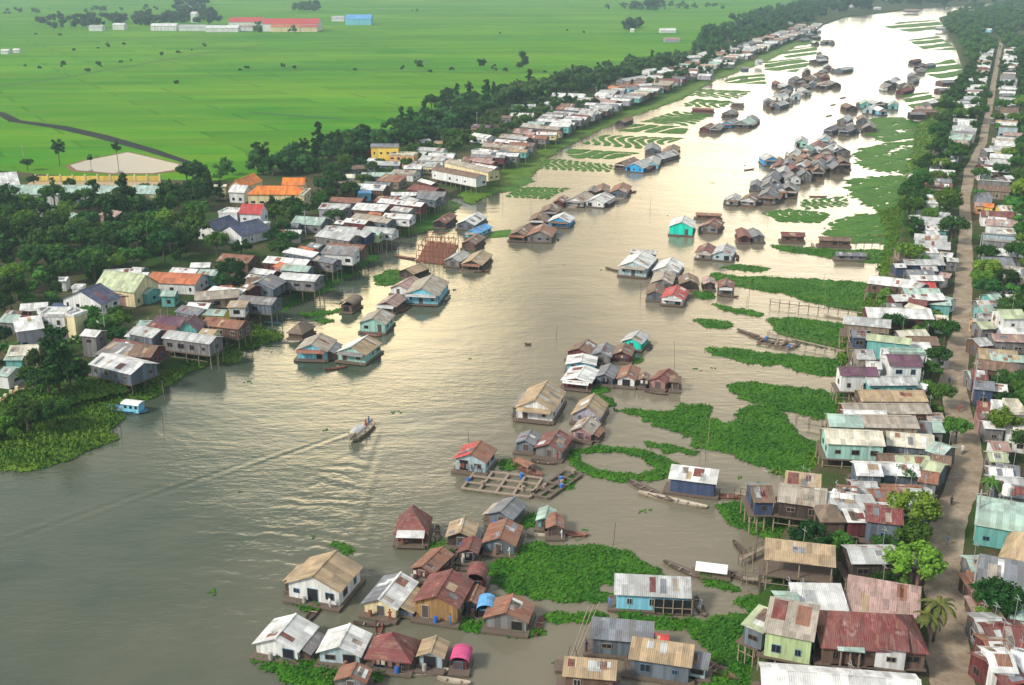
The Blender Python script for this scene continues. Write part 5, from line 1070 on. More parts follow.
W1 = 'in the left bank woodland'; W2 = 'in the belt behind the left bank houses'; W3 = 'in the hazy belt at the upper middle'; W4 = 'on the right bank beside the lane'; W5 = 'in the far upper right woods'; W6 = 'between the left bank houses'; W7 = 'at the right edge beyond the lane'
scatter([(0,200),(60,192),(150,205),(210,196),(215,235),(195,262),(160,275),(100,285),(60,315),(0,330)], 72, [D_,M_,D_,M_,T_,M_,L_,D_], W1, (.8,1.15), 5.2)
scatter([(170,195),(240,196),(300,205),(355,190),(360,215),(300,250),(240,300),(215,292),(200,262)], 26, [D_,D_,M_,T_], W6, (.6,.95), 4.5)
scatter([(90,330),(120,320),(125,345),(95,350)], 6, [D_,M_], W6, (.6,.85), 4.)
scatter([(0,300),(40,300),(20,345),(60,372),(30,385),(0,380)], 8, [D_,M_,BD], W6, (.5,.8), 4.)
scatter([(0,395),(40,385),(85,400),(60,430),(10,440)], 18, [B_,B_,('bush', LEAF_L, 'low bright bush'),M_], 'on the grassy near left bank', (.5,.9), 3.)
scatter([(0,180),(100,192),(215,190),(215,200),(100,205),(0,196)], 14, [D_,D_,M_,T_], 'in the row before the mint roofed school', (.45,.62), 4.5)
scatter([(180,190),(215,172),(300,152),(420,125),(432,112),(450,100),(500,96),(505,110),(470,126),(430,148),(360,165),(300,178),(245,192)], 72, [T_,D_,T_,D_,SP], W2, (.85,1.2), 5.)
scatter([(500,96),(548,90),(560,82),(620,68),(690,56),(700,66),(650,82),(600,92),(560,104),(510,116)], 34, [D_,M_,D_,T_,D_], W2, (.85,1.2), 6.)
scatter([(690,54),(705,34),(735,22),(790,10),(820,4),(830,14),(790,30),(745,42),(715,62),(690,70)], 10, [D_,D_,T_], W3, (1.,1.4), 9)
scatter([(900,300),(905,235),(925,180),(945,110),(968,70),(990,60),(985,120),(965,170),(958,230),(950,258),(915,252)], 75, [D_,D_,M_,L_,M_], W4, (.75,1.15), 4.5)
scatter([(905,190),(920,170),(935,150),(945,180),(930,235),(908,240)], 12, [D_,M_], W4, (.7,1.), 4.5)
scatter([(975,60),(1030,60),(1030,240),(975,262),(972,190),(1000,110)], 60, [D_,M_,L_,D_,M_], W7, (.75,1.15), 5.)
scatter([(970,262),(1030,240),(1030,330),(972,320)], 12, [D_,M_,L_], W7, (.6,.95), 4.5)
scatter([(972,320),(1030,330),(1030,520),(985,520),(975,450)], 22, [D_,M_,M_,BD], W7, (.45,.75), 4.)
scatter([(962,560),(1030,600),(1030,685),(965,685)], 10, [D_,M_,BD], W7, (.4,.65), 4.)
scatter([(880,300),(950,300),(950,520),(860,500),(870,400)], 14, [D_,M_,B_], W4, (.45,.7), 3.5)
scatter([(800,560),(930,540),(940,600),(900,640)], 6, [D_,M_,B_], W4, (.5,.75), 3.5)
scatter([(300,160),(430,150),(440,165),(400,190),(360,220),(320,215)], 22, [D_,M_,D_], W6, (.55,.85), 4.5)
scatter([(440,140),(560,100),(600,92),(640,90),(600,108),(540,128),(470,150)], 22, [D_,M_,T_], W6, (.6,.9), 5.)
scatter([(640,85),(700,62),(760,40),(770,48),(720,72),(660,92)], 22, [D_,M_], W6, (.8,1.1), 7.)
# past 300 of a kind: the farthest broadleaf trees become one mass
FARP = []
bt = sorted([o for o in bpy.data.objects if o.parent is None and o.name.startswith('broadleaf_tree')], key=lambda o: -math.hypot(o.location.x, o.location.y))
for o in bt[:max(0, len(bt)-298)]:
    FARP.append((o.location.x, o.location.y, o.scale.x))
    for c in list(o.children): bpy.data.objects.remove(c)
    bpy.data.objects.remove(o)
cl_ = []
for x, y, s_ in FARP:
    for q in range(9): cl_.append((x+random.uniform(-2.6, 2.6)*s_, y+random.uniform(-2.6, 2.6)*s_, GZ+s_*random.uniform(3., 8.2), s_*random.uniform(1., 1.9)))
if cl_:
    V, F = leaves(cl_, len(cl_)*60, .45, seed=5); V2, F2 = clump_core(cl_, .75); F2 = [tuple(int(i)+len(V) for i in f) for f in F2]
    tag(lk(bpy.data.objects.new('far_trees', mkmesh('far_trees', np.vstack([V, V2]), [tuple(f) for f in F]+F2, LEAF_D))), 'farthest tree crowns mingling into the hazy woods', 'woodland', None, 'stuff')
# far woods that read as one mass
def wood(poly, n, s, mat, label, z=GZ, kind='far_wood'):
    P = [at(*q, z)[:2] for q in poly]; xs = [p[0] for p in P]; ys = [p[1] for p in P]; out = []; i = 0; cl = []
    while len(cl) < n and i < n*80:
        i += 1; x = random.uniform(min(xs), max(xs)); y = random.uniform(min(ys), max(ys))
        if bool(inpoly(np.array([x]), np.array([y]), P)[0]) and not blocked(x, y, 1) and not near_road(x, y, 5) and not kept(x, y):
            h_ = s*random.uniform(.65, 1.25)
            for q in range(4): cl.append((x+random.uniform(-.4, .4)*s, y+random.uniform(-.4, .4)*s, z+h_*random.uniform(.3, .95), s*random.uniform(.22, .42)))
    V, F = leaves(cl, len(cl)*26, s*.085, seed=len(cl)); V2, F2 = clump_core(cl, .8); F2 = [tuple(int(i)+len(V) for i in f) for f in F2]
    o = lk(bpy.data.objects.new(kind, mkmesh(kind, np.vstack([V, V2]), [tuple(f) for f in F]+F2, mat))); tag(o, label, 'woodland', None, 'stuff')
wood([(28,28),(60,20),(120,18),(215,16),(222,24),(150,27),(60,31)], 330, 12, LEAF_D, 'dark tree row left of the red roofed town')
wood([(170,8),(190,-2),(205,6),(218,18),(195,22)], 140, 14, LEAF_D, 'dark grove around the white tower in the town')
wood([(255,29),(300,25),(330,26),(300,33),(258,36)], 80, 8, LEAF_D, 'low trees under the red roofs of the far town'); wood([(292,9),(318,9),(318,12),(294,12)], 60, 13, LEAF_D, 'small far grove right above the red roofs')
wood([(625,29),(640,25),(645,27),(643,31),(626,31)], 40, 12, LEAF_D, 'little grove around a white hut in the fields'); wood([(628,9),(660,5),(658,11),(630,11)], 60, 15, LEAF_D, 'hazy small grove far in the fields')
wood([(560,10),(640,7),(730,4),(760,2),(730,9),(640,11)], 120, 9, LEAF_D, 'far hazy hedge line across the fields'); wood([(0,13),(60,11),(160,9),(160,11),(60,13),(0,15)], 80, 8, LEAF_D, 'thin far hedge line at upper left')
wood([(820,6),(850,-2),(900,-6),(1000,-8),(1040,-6),(1040,2),(950,5),(880,10),(845,14)], 700, 20, LEAF_D, 'hazy wood on the horizon beyond the river bend')
wood([(700,40),(740,20),(800,5),(830,2),(830,14),(790,30),(745,45),(712,62),(696,62)], 800, 13, LEAF_D, 'hazy wood filling the far left bank')
wood([(945,20),(980,10),(1040,2),(1040,60),(1005,56),(1000,70),(972,72),(952,45)], 1000, 13, LEAF_D, 'far wood in the upper right corner')
wood([(500,98),(560,86),(690,57),(690,64),(600,90),(560,100),(505,112)], 330, 10, LEAF_D, 'undergrowth of the upper middle tree belt')
wood([(180,186),(300,160),(420,130),(440,112),(500,100),(500,108),(440,138),(360,160),(300,174),(220,190)], 520, 7, LEAF_D, 'undergrowth of the tree belt behind the left bank', kind='undergrowth')
wood([(0,205),(200,205),(205,255),(100,280),(55,308),(0,325)], 420, 4.2, LEAF_M, 'undergrowth of the left bank woodland', kind='undergrowth')
wood([(905,300),(912,235),(925,185),(948,110),(968,75),(988,70),(980,130),(962,180),(956,258)], 380, 4.5, LEAF_M, 'undergrowth along the upper right lane', kind='undergrowth')
wood([(975,80),(1040,80),(1040,320),(975,310),(972,190)], 420, 4.5, LEAF_M, 'undergrowth right of the lane', kind='undergrowth')
wood([(215,270),(260,235),(330,205),(420,165),(520,130),(600,100),(560,100),(460,125),(380,165),(300,200),(230,220),(200,260)], 520, 4.4, LEAF_M, 'low garden greenery between the left bank houses', kind='undergrowth')
wood([(0,380),(40,395),(90,395),(130,372),(150,350),(60,340),(0,340)], 90, 3., LEAF_M, 'garden greenery around the near left houses', kind='undergrowth')
wood([(880,300),(955,310),(950,500),(940,600),(870,640),(870,500),(880,400)], 200, 2.8, LEAF_M, 'garden greenery between right bank houses', kind='undergrowth')
# ------------------------------------------------------------------ boats
def hull_mb(L, W, H, dark=0):
    b = MB(); n = 12; V = []
    for i in range(n+1):
        t = i/n; s = math.sin(math.pi*min(1, max(0, .04+.92*t)))**.55; w = W/2*s; sheer = H+.55*H*abs(2*t-1)**2.2; keel = .02+.8*H*abs(2*t-1)**3
        x = -L/2+L*t; V += [(x,-w,sheer),(x,-w*.7,keel),(x,w*.7,keel),(x,w,sheer),(x,w*.82,sheer-.04),(x,w*.6,keel+.14),(x,-w*.6,keel+.14),(x,-w*.82,sheer-.04)]
    b.v = V
    for i in range(n):
        for j in range(8):
            a = i*8+j; c = i*8+(j+1) % 8; b.f.append((a, c, c+8, a+8)); b.i.append(0)
    b.f.append(tuple(range(7, -1, -1))); b.i.append(0); b.f.append(tuple(n*8+j for j in range(8))); b.i.append(0); return b
HULL = plain('tarred_hull', (.10,.07,.055), .6, .5, 2.); HULLB = plain('blue_hull', (.10,.28,.48), .5, .3, 2.); HULLW = plain('pale_hull', (.42,.36,.28), .6, .4, 2.); HULLR = plain('red_brown_hull', (.20,.075,.05), .6, .4, 2.)
def sampan(px, py, dx, dy, L, label, m=HULL, W=None, H=.42, roof=None, cargo=False):
    p = at(px, py); q = at(px+dx, py+dy); a = math.atan2(q.y-p.y, q.x-p.x); r = empty('sampan' if not roof else 'river_boat', (p.x, p.y, -.12), a); W = W or L*.2
    hull_mb(L, W, H).build('hull', m, r)
    b = MB()
    for i in range(max(2, int(L/1.8))):
        x = -L*.36+i*L*.72/max(1, int(L/1.8)-1); b = MB(); b.box(x-.11, -W*.40, H*.78, x+.11, W*.40, H*.86); b.build('thwart', WOODL, r)
    if roof:
        x0, x1, hh, rm, wm = roof; b = MB()
        n = 6
        for i in range(n):
            a0, a1 = math.pi*i/n, math.pi*(i+1)/n; w_ = W*.46
            b.slab((x0*L, w_*math.cos(a1), H+hh+.35*math.sin(a1)), (x0*L, w_*math.cos(a0), H+hh+.35*math.sin(a0)), (x1*L, w_*math.cos(a0), H+hh+.35*math.sin(a0)), (x1*L, w_*math.cos(a1), H+hh+.35*math.sin(a1)), .05)
        b.build('canopy', rm, r)
        if wm:
            b = MB(); b.box(x0*L+.2, -W*.38, H*.6, x1*L-.2, W*.38, H+hh-.01); cb = b.build('cabin', wm, r)
            for i in range(3):
                for s_ in (-1, 1): c = MB(); xx = x0*L+.2+(x1-x0)*L*(i+.6)/3.4; c.box(xx-.3, s_*W*.38-.03, H+hh*.4, xx+.3, s_*W*.38+.03, H+hh*.8); c.build('window', DARK, cb)
        else:
            for xx in (x0*L+.2, x1*L-.2):
                for s_ in (-1, 1): c = MB(); c.box(xx-.05, s_*W*.42-.05, H*.6, xx+.05, s_*W*.42+.05, H+hh+.02); c.build('post', WOODL, r)
    tag(r, label, 'boat'); return r
sampan(363,433,10,-9,10,'motor boat with a pale canopy leaving a wake in open river', HULLW, 2.2, .7, (-.42,-.05,1.1,RM['pale'],None))
sampan(127,411,10,1.2,9,'white and blue cabin boat moored at the near left shore', HULLB, 2.7, .6, (-.05,.40,1.5,WHITEP,WM['skyblue']))
sampan(379,627,0.2,-6,5.2,'brown open sampan between the patched and the pale blue houseboats', HULLR); sampan(314,613,6,-8,6,'dark sampan between the two houseboats at lower left', HULL); sampan(453,559,6,-9,5,'dark sampan beside the little maroon shack', HULL)
sampan(700,608,-3,-6,5,'sampan with a rower beside the pale blue long houseboat', HULL, 1.2); sampan(694,660,14,7,12,'pair of long dark boats, upper one, at the right end of the long houseboats', HULLR, 1.8); sampan(702,667,14,6,10,'dark long boat just below the upper long one', HULL, 1.5)
sampan(425,674,14,-1,6,'flat pale punt below the small pale blue shack', HULLW); sampan(575,535,8,1,4.2,'tiny flat red boat right of the tiny rusty shack', HULLR, 1.5); sampan(740,550,6,7,5,'dark boat moored at the muddy inlet poles', HULL); sampan(748,581,16,5,11,'long dark boat aground at the brown boathouse', HULL, 1.4)
sampan(686,572,12,5,8,'dark long boat ahead of the white sheet raft', HULL, 1.5); sampan(336,369,12,-2,5,'brown sampan between the mint and light blue houseboats', HULLR, 1.2); sampan(650,492,14,7,10,'dark moored boat left of the navy boat house', HULL, 2.0); sampan(672,501,18,4,12,'long pale moored boat under the navy boat house', HULLW, 1.8)
sampan(722,497,14,1,8,'rusty boat right of the navy boat house', HULLR, 1.6); sampan(526,470,12,6,8,'maroon boat with small cover by the fish cages', HULLR, 2.2,.5,(-.3,.2,.9,RM['rusty'],None)); sampan(762,340,12,4,8,'dark boat moored right of midstream below the long plant bank', HULL, 1.6); sampan(748,334,12,4,7,'dark boat just above another beside the plant bank', HULL, 1.5)
sampan(612,270,-8,-2,5,'small dark boat left of the three windowed houseboat', HULL, 1.2); sampan(631,193,10,-2,6,'small boat beside the rust roofed houseboat upstream', HULLR, 1.4); sampan(749,170,8,-1,6,'dark sampan right of the distant blue houseboats', HULL); sampan(843,98,9,-2,10,'dark boat in the bright far reach, nearer one', HULL, 2.2); sampan(879,35,5,2,10,'dark boat in the bright far reach, farther one', HULL, 2.4)
sampan(833,105,5,-1,7,'tiny dark boat left of the nearer bright reach boat', HULL, 1.8); sampan(829,116,5,-1,7,'tiny dark boat below the nearer bright reach boat', HULL, 1.8); sampan(822,152,8,0,9,'slim boat beside the far plant mats', HULL, 1.6); sampan(818,197,8,0,7,'tiny boat above the striped plant pen', HULLR, 1.6)
sampan(300,300,8,-2,7,'dark boat under the left bank stilts near the marsh inlet', HULL); sampan(266,323,10,1,8,'teal boat in the marsh inlet', plain('teal_hull',(.10,.35,.33),.5,.3)); sampan(528,345,3,0,1.6,'tiny black drum like skiff in the middle of the river', HULL, .8); sampan(475,272,12,0,9,'dark boat beside the long tan roofed houseboat', HULLR, 1.6)
sampan(405,258,12,2,8,'dark boat at the red timber frame', HULLR, 1.7); sampan(500,171,12,0,9,'dark boats end by the curved plant pen', HULL, 1.6); sampan(880,236,12,0,8,'brown boat on the green mats right of the shacks', HULLR, 1.4); sampan(838,318,12,2,7,'pale boat in the slit between plant mats', HULLW, 1.4)
# ------------------------------------------------------------------ fish cages, frames, poles, footbridges
def cage(px, label, nu, nv, h=.45, mat=WOOD, rail=.0):
    A, B, C_ = (at(*q) for q in px); u = B-A; v = C_-B; r = empty('fish_cage', A, 0)
    for i in range(nu+1):
        p = u*(i/nu); b = MB(); d = u.normalized()*.22; n_ = Vector((0,0,1)); b.slab(tuple(p-d+n_*h), tuple(p+d+n_*h), tuple(p+d+v+n_*h), tuple(p-d+v+n_*h), .25)
        b.build('walkway', mat, r)
    for j in range(nv+1):
        p = v*(j/nv); b = MB(); d = v.normalized()*.22; n_ = Vector((0,0,1)); b.slab(tuple(p-d+n_*(h+.04)), tuple(p-d+u+n_*(h+.04)), tuple(p+d+u+n_*(h+.04)), tuple(p+d+n_*(h+.04)), .25)
        b.build('crossbeam', mat, r)
    for k in range(5):
        p = u*random.random()+v*random.random(); b = MB(); b.bar((p.x,p.y,.1), (p.x,p.y,1.), .35, .35, 8); b.build('float_drum', BLUEP if k % 2 else WOODL, r)
    tag(r, label, 'fish cage')
cage([(462,490),(530,499),(542,480)], 'timber fish cage raft with square openings, left of two', 4, 3, mat=WOODL); cage([(530,496),(548,500),(582,476)], 'timber fish cage raft with square openings, right of two', 2, 4)
cage([(757,344),(790,350),(800,345)], 'low timber raft on the long plant mat', 3, 1)
def stick_frame(px, label, h=5):
    A, B, C_ = (at(*q) for q in px); u = B-A; v = C_-B; r = empty('timber_frame', A, 0); m_ = plain('red_brown_poles', (.26,.10,.06), .8, .4)
    nu, nv = 7, 4; T = lambda i, j, z: tuple(u*(i/nu)+v*(j/nv)+Vector((0, 0, z)))
    for i in range(nu+1):
        for j in range(nv+1):
            b = MB(); p = T(i, j, -.3); b.bar(p, (p[0]+random.uniform(-.5,.5), p[1]+random.uniform(-.5,.5), h*random.uniform(.6, 1.1)), .12, .08, 5); b.build('pole', m_, r)
    for j in range(nv+1):
        for z in (.6, h*.4, h*.75): b = MB(); b.bar(T(0, j, z), T(nu, j, z+random.uniform(-.4,.4)), .10, .08, 5); b.build('rail', m_, r)
    for i in range(nu+1): b = MB(); b.bar(T(i, 0, h*.5), T(i, nv, h*random.uniform(.3,.8)), .09, .08, 5); b.build('rail', m_, r)
    b = MB(); b.slab(T(0,0,.35), T(nu,0,.35), T(nu,nv,.35), T(0,nv,.35), .3); b.build('deck', m_, r); tag(r, label, 'timber frame')
stick_frame([(416,262),(448,265),(458,246)], 'red brown timber pole frame under construction off the left bank')
def pole(px, py, h, label=None, tilt=None, r_=.07):
    p = at(px, py); b = MB(); t = tilt or (random.uniform(-.15,.15), random.uniform(-.15,.15)); b.bar((0,0,-1), (t[0]*h*.5, t[1]*h*.5, h), r_, r_*.6, 5)
    o = b.build('mooring_pole', WOODL if random.random() < .5 else WOOD); o.location = p; tag(o, label or 'thin bamboo mooring pole standing in the river water', 'pole', None if label else 'mooring poles')
pole(675,381,9,'tall bamboo pole beside the pink fronted houseboat'); pole(469,448,3.5,'short pole on the left side of the fish cage houseboat')
for x, y in [(708,445),(706,460),(613,545),(749,298),(747,306),(825,302),(824,290),(536,172),(531,208),(503,204),(387,265),(386,255),(493,172),(218,354),(219,372),(164,428),(122,434),(165,400),(744,565),(746,578),(753,572),(760,590),(747,592),(755,560),(700,455),(583,205),(650,210),(694,270),(556,340),(640,300),(812,220),(797,205),(768,222),(834,212),(872,330),(875,345)]: pole(x, y, random.uniform(2.5, 6))
def bridge(px, py, qx, qy, label, z=1.2):
    a, b_ = at(px, py), at(qx, qy); r = empty('footbridge', a); d = b_-a; n = max(3, int(d.length/2.4)); s = Vector((-d.y, d.x, 0)).normalized()
    b = MB(); b.slab(*(tuple(q+Vector((0,0,z))) for q in (s*-.35, d-s*.35, d+s*.35, s*.35)), .1); b.build('walkway', WOODL, r)
    for i in range(n+1):
        for sg in (-.35, .35): c = MB(); p = d*(i/n)+s*sg; c.bar((p.x, p.y, -.5), (p.x, p.y, z+.8), .06, n=4); c.build('post', WOOD, r)
    b = MB(); p, q = s*.35, d+s*.35; b.bar((p.x, p.y, z+.75), (q.x, q.y, z+.75), .04, n=4); b.build('rail', WOOD, r); tag(r, label, 'footbridge')
bridge(768,338,845,356,'brown footbridge crossing the long plant mat'); bridge(796,424,835,433,'footbridge at the bright water gap of the right bank'); bridge(734,499,752,502,'short footbridge joining the navy boat house to the shore'); bridge(770,306,868,318,'long thin footbridge above the oval plant mat')
bridge(740,566,775,548,'plank walk across the muddy inlet, upper one'); bridge(742,585,790,590,'plank walk across the muddy inlet, lower one'); bridge(840,247,880,247,'short footbridge beside the fishing shacks')
def net_frame(px, py, label):
    p = at(px, py); r = empty('lift_net_frame', p); b = MB(); b.box(-2.2, -1.2, .1, 2.2, 1.2, .45); b.build('raft', WOOD, r)
    for a in (-.5, -.15, .2): c = MB(); c.bar((a, 0, .4), (a*2+3.2, 4., 7.+a), .09, .05, 5); c.build('pole', WOODL, r)
    for a in (-1, 1): c = MB(); c.bar((a, -1, .4), (a*.3, .4, 3.), .08, .06, 5); c.build('strut', WOOD, r)
    tag(r, label, 'net frame')
net_frame(572,668,'lift net frame with a long slanting pole near the bottom edge')
# raft under a white sheet
def sheet_raft(px, py, lb, m_=SHEETW):
    p = at(px, py); r = empty('covered_raft', p, R(-14)); b = MB(); b.box(-2.8,-1.3,0,2.8,1.3,.4); b.build('raft', WOOD, r)
    b = MB(); b.slab((-2.3,-1.0,1.2),(2.3,-1.0,1.2),(2.3,1.0,1.6),(-2.3,1.0,1.6),.05); b.build('cover', m_, r)
    for x, y in ((-2.1,-.9),(2.1,-.9),(2.1,.9),(-2.1,.9)): c = MB(); c.bar((x,y,.38),(x,y,1.2),.05,n=4); c.build('post', WOOD, r)
    tag(r, lb, 'raft')
sheet_raft(711,576,'small raft with a bright white sheet cover on the slim plant mat')
# walls and yards
def ywall(px, h, m_, name, label, n=9):
    pts = [at(*q, GZ) for q in px]
    r = empty(name, pts[0])
    for i in range(len(pts)-1):
        a, b_ = pts[i]-pts[0], pts[i+1]-pts[0]; d = (b_-a); s = Vector((-d.y, d.x, 0)).normalized()*.12; b = MB()
        b.slab(tuple(a-s+Vector((0,0,h))), tuple(b_-s+Vector((0,0,h))), tuple(b_+s+Vector((0,0,h))), tuple(a+s+Vector((0,0,h))), h); b.build('wall_panel', m_, r)
        for k in range(n+1):
            p = a+d*(k/n); c = MB(); c.box(p.x-.3, p.y-.3, 0, p.x+.3, p.y+.3, h+.7); c.build('pillar', WM['cream'], r)
    tag(r, label, 'wall')
ywall([(36,181),(160,181)], 2.0, WM['yellow'], 'yard_wall', 'long yellow yard wall with cream pillars behind the mint roofed school', 10)
ywall([(-5,412),(18,396)], 1.4, WM['orange'], 'garden_wall', 'orange garden wall along the path at the left edge', 4)
sheet('yard', [at(*q, GZ)[:2] for q in ((30,182),(160,182),(165,187),(25,188))], GZ+.25, plain('yard_sand', (.45,.33,.18), .9, .3, .2))
# ------------------------------------------------------------------ people and motorbikes
SKIN = plain('skin', (.30,.17,.11), .6, .1)
def person(p, yaw, label, shirt, seated=False, scale=1., hat=None):
    vs = {'pel': (0,0,.92), 'ch': (0,0,1.32), 'nk': (0,0,1.5), 'hd': (0,.02,1.66)}
    if seated: vs = {k: (a, b, c-.42) for k, (a, b, c) in vs.items()}
    dz = -.42 if seated else 0; V = list(vs.values()); E = [(0,1),(1,2),(2,3)]; Rr = [.15,.17,.06,.11]
    for s in (-1, 1):
        i = len(V)
        V += [(s*.19,0,1.42+dz),(s*.25,.08,1.14+dz),(s*.2,.34,1.06+dz)]; E += [(1,i),(i,i+1),(i+1,i+2)]; Rr += [.065,.05,.04]
        i = len(V)
        V += ([(s*.1,.08,.48),(s*.13,.48,.5),(s*.13,.50,.08)] if seated else [(s*.1,0,.86),(s*.11,.03,.48),(s*.12,0,.06)]); E += [(0,i),(i,i+1),(i+1,i+2)]; Rr += [.1,.075,.05]
    me = bpy.data.meshes.new('person'); me.from_pydata(V, E, []); o = lk(bpy.data.objects.new('person', me)); o.modifiers.new('skin', 'SKIN')
    for i, r_ in enumerate(Rr): me.skin_vertices[0].data[i].radius = (r_, r_)
    me.skin_vertices[0].data[0].use_root = True; sub = o.modifiers.new('sub', 'SUBSURF'); sub.levels = sub.render_levels = 1
    me.materials.append(shirt); o.location = p; o.rotation_euler = (0, 0, yaw); o.scale = (scale,)*3
    hd = MB(); hd.ball((0,.03,1.68+dz), .105, .12, .14, 8, 6); h = hd.build('head', SKIN, o, True)
    hr = MB()
    if hat: hr.bar((0,.02,1.74+dz), (0,.02,1.92+dz), .27, .02, 10)
    else: hr.ball((0,0,1.73+dz), .12, .125, .12, 8, 5)
    hr.build('hat' if hat else 'hair', hat or DARK, h); tag(o, label, 'person'); return o
def motorbike(px, py, tx, ty, label, col, plabel, shirt):
    p = at(px, py, GZ+.07); q = at(tx, ty, GZ+.07); yaw = math.atan2(q.y-p.y, q.x-p.x)-math.pi/2; r = empty('motorbike', p, yaw)
    for y in (-.62, .62):
        b = MB(); n = 14
        for i in range(n):
            a0, a1 = 2*math.pi*i/n, 2*math.pi*(i+1)/n; b.bar((0, y+.27*math.cos(a0), .3+.27*math.sin(a0)), (0, y+.27*math.cos(a1), .3+.27*math.sin(a1)), .05, n=5)
        w = b.build('wheel', DARK, r); c = MB(); c.bar((-.05,y,.3),(.05,y,.3),.18,n=10); c.build('hub', STEEL, w)
    b = MB(); b.poly([(-.12,-.75,.55),(.12,-.75,.55),(.12,.35,.42),(-.12,.35,.42)]); b.box(-.11,-.7,.34,.11,.15,.66); b.box(-.09,.1,.28,.09,.42,.44); b.build('body', col, r)
    b = MB(); b.box(-.13,-.75,.665,.13,.05,.78); b.build('seat', DARK, r); b = MB(); b.bar((0,.62,.3),(0,.42,1.0),.04,n=5); b.bar((-.32,.38,1.02),(.32,.38,1.02),.025,n=5); b.build('handlebar', STEEL, r); b = MB(); b.ball((0,.52,.86),.1,.09,.1); b.build('headlight', WHITEP, r)
    tag(r, label, 'motorbike'); person(Vector((p.x, p.y, p.z+.32))-Vector((-math.sin(yaw), math.cos(yaw), 0))*.3, yaw, plabel, shirt, True)
SH = [plain('shirt_dark', (.05,.05,.08)), plain('shirt_white', (.6,.6,.6)), plain('shirt_red', (.45,.06,.06)), plain('shirt_blue', (.08,.18,.42))]
motorbike(951,504,953,490,'dark motorbike ridden up the lane at its widest part',DARK,'person in a dark shirt riding the motorbike at the widest part of the lane',SH[0]); motorbike(949,383,951,370,'red motorbike beside the tall white house',RM['red'],'person in a blue shirt riding the red motorbike',SH[3])
motorbike(962,453,960,465,'blue motorbike just below the lane bend',RM['blue'],'person in a white shirt riding the blue motorbike',SH[1])
person(at(954,396,GZ+.07), .3, 'person in a white shirt walking on the lane near the first bend', SH[1]); person(at(959,412,GZ+.07), 2., 'person in a red shirt walking above the lane bend', SH[2]); person(at(947,545,GZ+.07), 1., 'person in a blue shirt walking by the upper bright round tree', SH[3])
person(at(700.5,609)+Vector((0,0,.12)), 2.6, 'person in white shirt and cone hat seated in the sampan', SH[1], True, 1., RM['cream'])
person(at(366,430)+Vector((0,0,.5)), 0, 'person in a red shirt standing on the motor boat', SH[2]); person(at(369,427)+Vector((0,0,.5)), 1, 'person in a blue shirt standing at the motor boat bow', SH[3])
def tank(px, py, z, label):
    p = at(px, py, GZ); b = MB(); r = empty('water_tank', p); c = MB(); c.bar((0,0,z),(0,0,z+1.5),.7,.7,12); c.ball((0,0,z+1.5),.7,.7,.3,12,4); c.build('drum', WHITEP, r, False)
    for x, y in ((-.6,-.6),(.6,-.6),(.6,.6),(-.6,.6)): q = MB(); q.bar((x,y,0),(x,y,z),.07,n=4); q.build('leg', STEEL, r)
    tag(r, label, 'water tank')
tank(1002,520,4.5,'white water tank behind the curved mint white shed')
def lampost(px, py, h, label):
    p = at(px, py, GZ); b = MB(); r = empty('utility_pole', p); b.bar((0,0,0),(0,0,h),.16,.11,6); b.build('shaft', CONC, r); b = MB(); b.box(-.9,-.05,h-.7,.9,.05,h-.58); b.build('crossarm', CONC, r); tag(r, label, 'utility pole', 'utility poles by the houses')
for x, y in [(974,540),(970,610),(972,400),(975,330),(978,262),(451,122),(477,128),(25,165),(306,236),(107,345)]: lampost(x, y, 8.5, 'slim concrete utility pole standing among the bank houses')
# drums and jars on the near decks
NW = 0
for r_ in HREG:
    o, fam = r_[0], r_[1]
    if fam == 'f' and r_[10] and NW < 16 and r_[7]:
        NW += 1; dpos = Vector((random.uniform(-1.5, 1.5), 0, 0)); ch = [c for c in o.children if c.name.startswith('float_deck')][0]; ys = min(v.co.y for v in ch.data.vertices)
        M = Matrix.LocRotScale(o.location, o.rotation_euler, None); w = M @ Vector((dpos.x, ys+.45, .42)); b = MB(); b.bar((0,0,0),(0,0,.85),.29,.29,10); b.bar((0,0,.85),(0,0,.9),.2,.2,8)
        d = b.build('storage_drum', [BLUEP, CONC, RM['rusty']][NW % 3]); d.location = w; tag(d, '%s drum on the front deck of the %s' % (['blue','grey','rusty'][NW % 3], ' '.join(o['label'].split(' with ')[0].split(',')[0].replace('the ','').split()[:8])), 'drum', 'drums on the houseboat decks')
NP = 0
for r_ in HREG:
    o, fam = r_[0], r_[1]
    if fam == 'f' and r_[10] and r_[7] and NP < 14 and random.random() < .5:
        NP += 1; ch = [c for c in o.children if c.name.startswith('float_deck')][0]; ys_ = [v.co.y for v in ch.data.vertices]; xs_ = [v.co.x for v in ch.data.vertices]; M = Matrix.LocRotScale(o.location, o.rotation_euler, None)
        w = M @ Vector((max(xs_)*.65, min(ys_)+.35, .36)); k_ = NP % 4
        person(w, random.uniform(0, 6.2), 'person in a %s shirt on the deck of the %s' % (('dark','white','red','blue')[k_], ' '.join(o['label'].split(' with ')[0].replace(',', '').split()[:6])), SH[k_])['group'] = 'people on the houseboat decks'
NB = 0
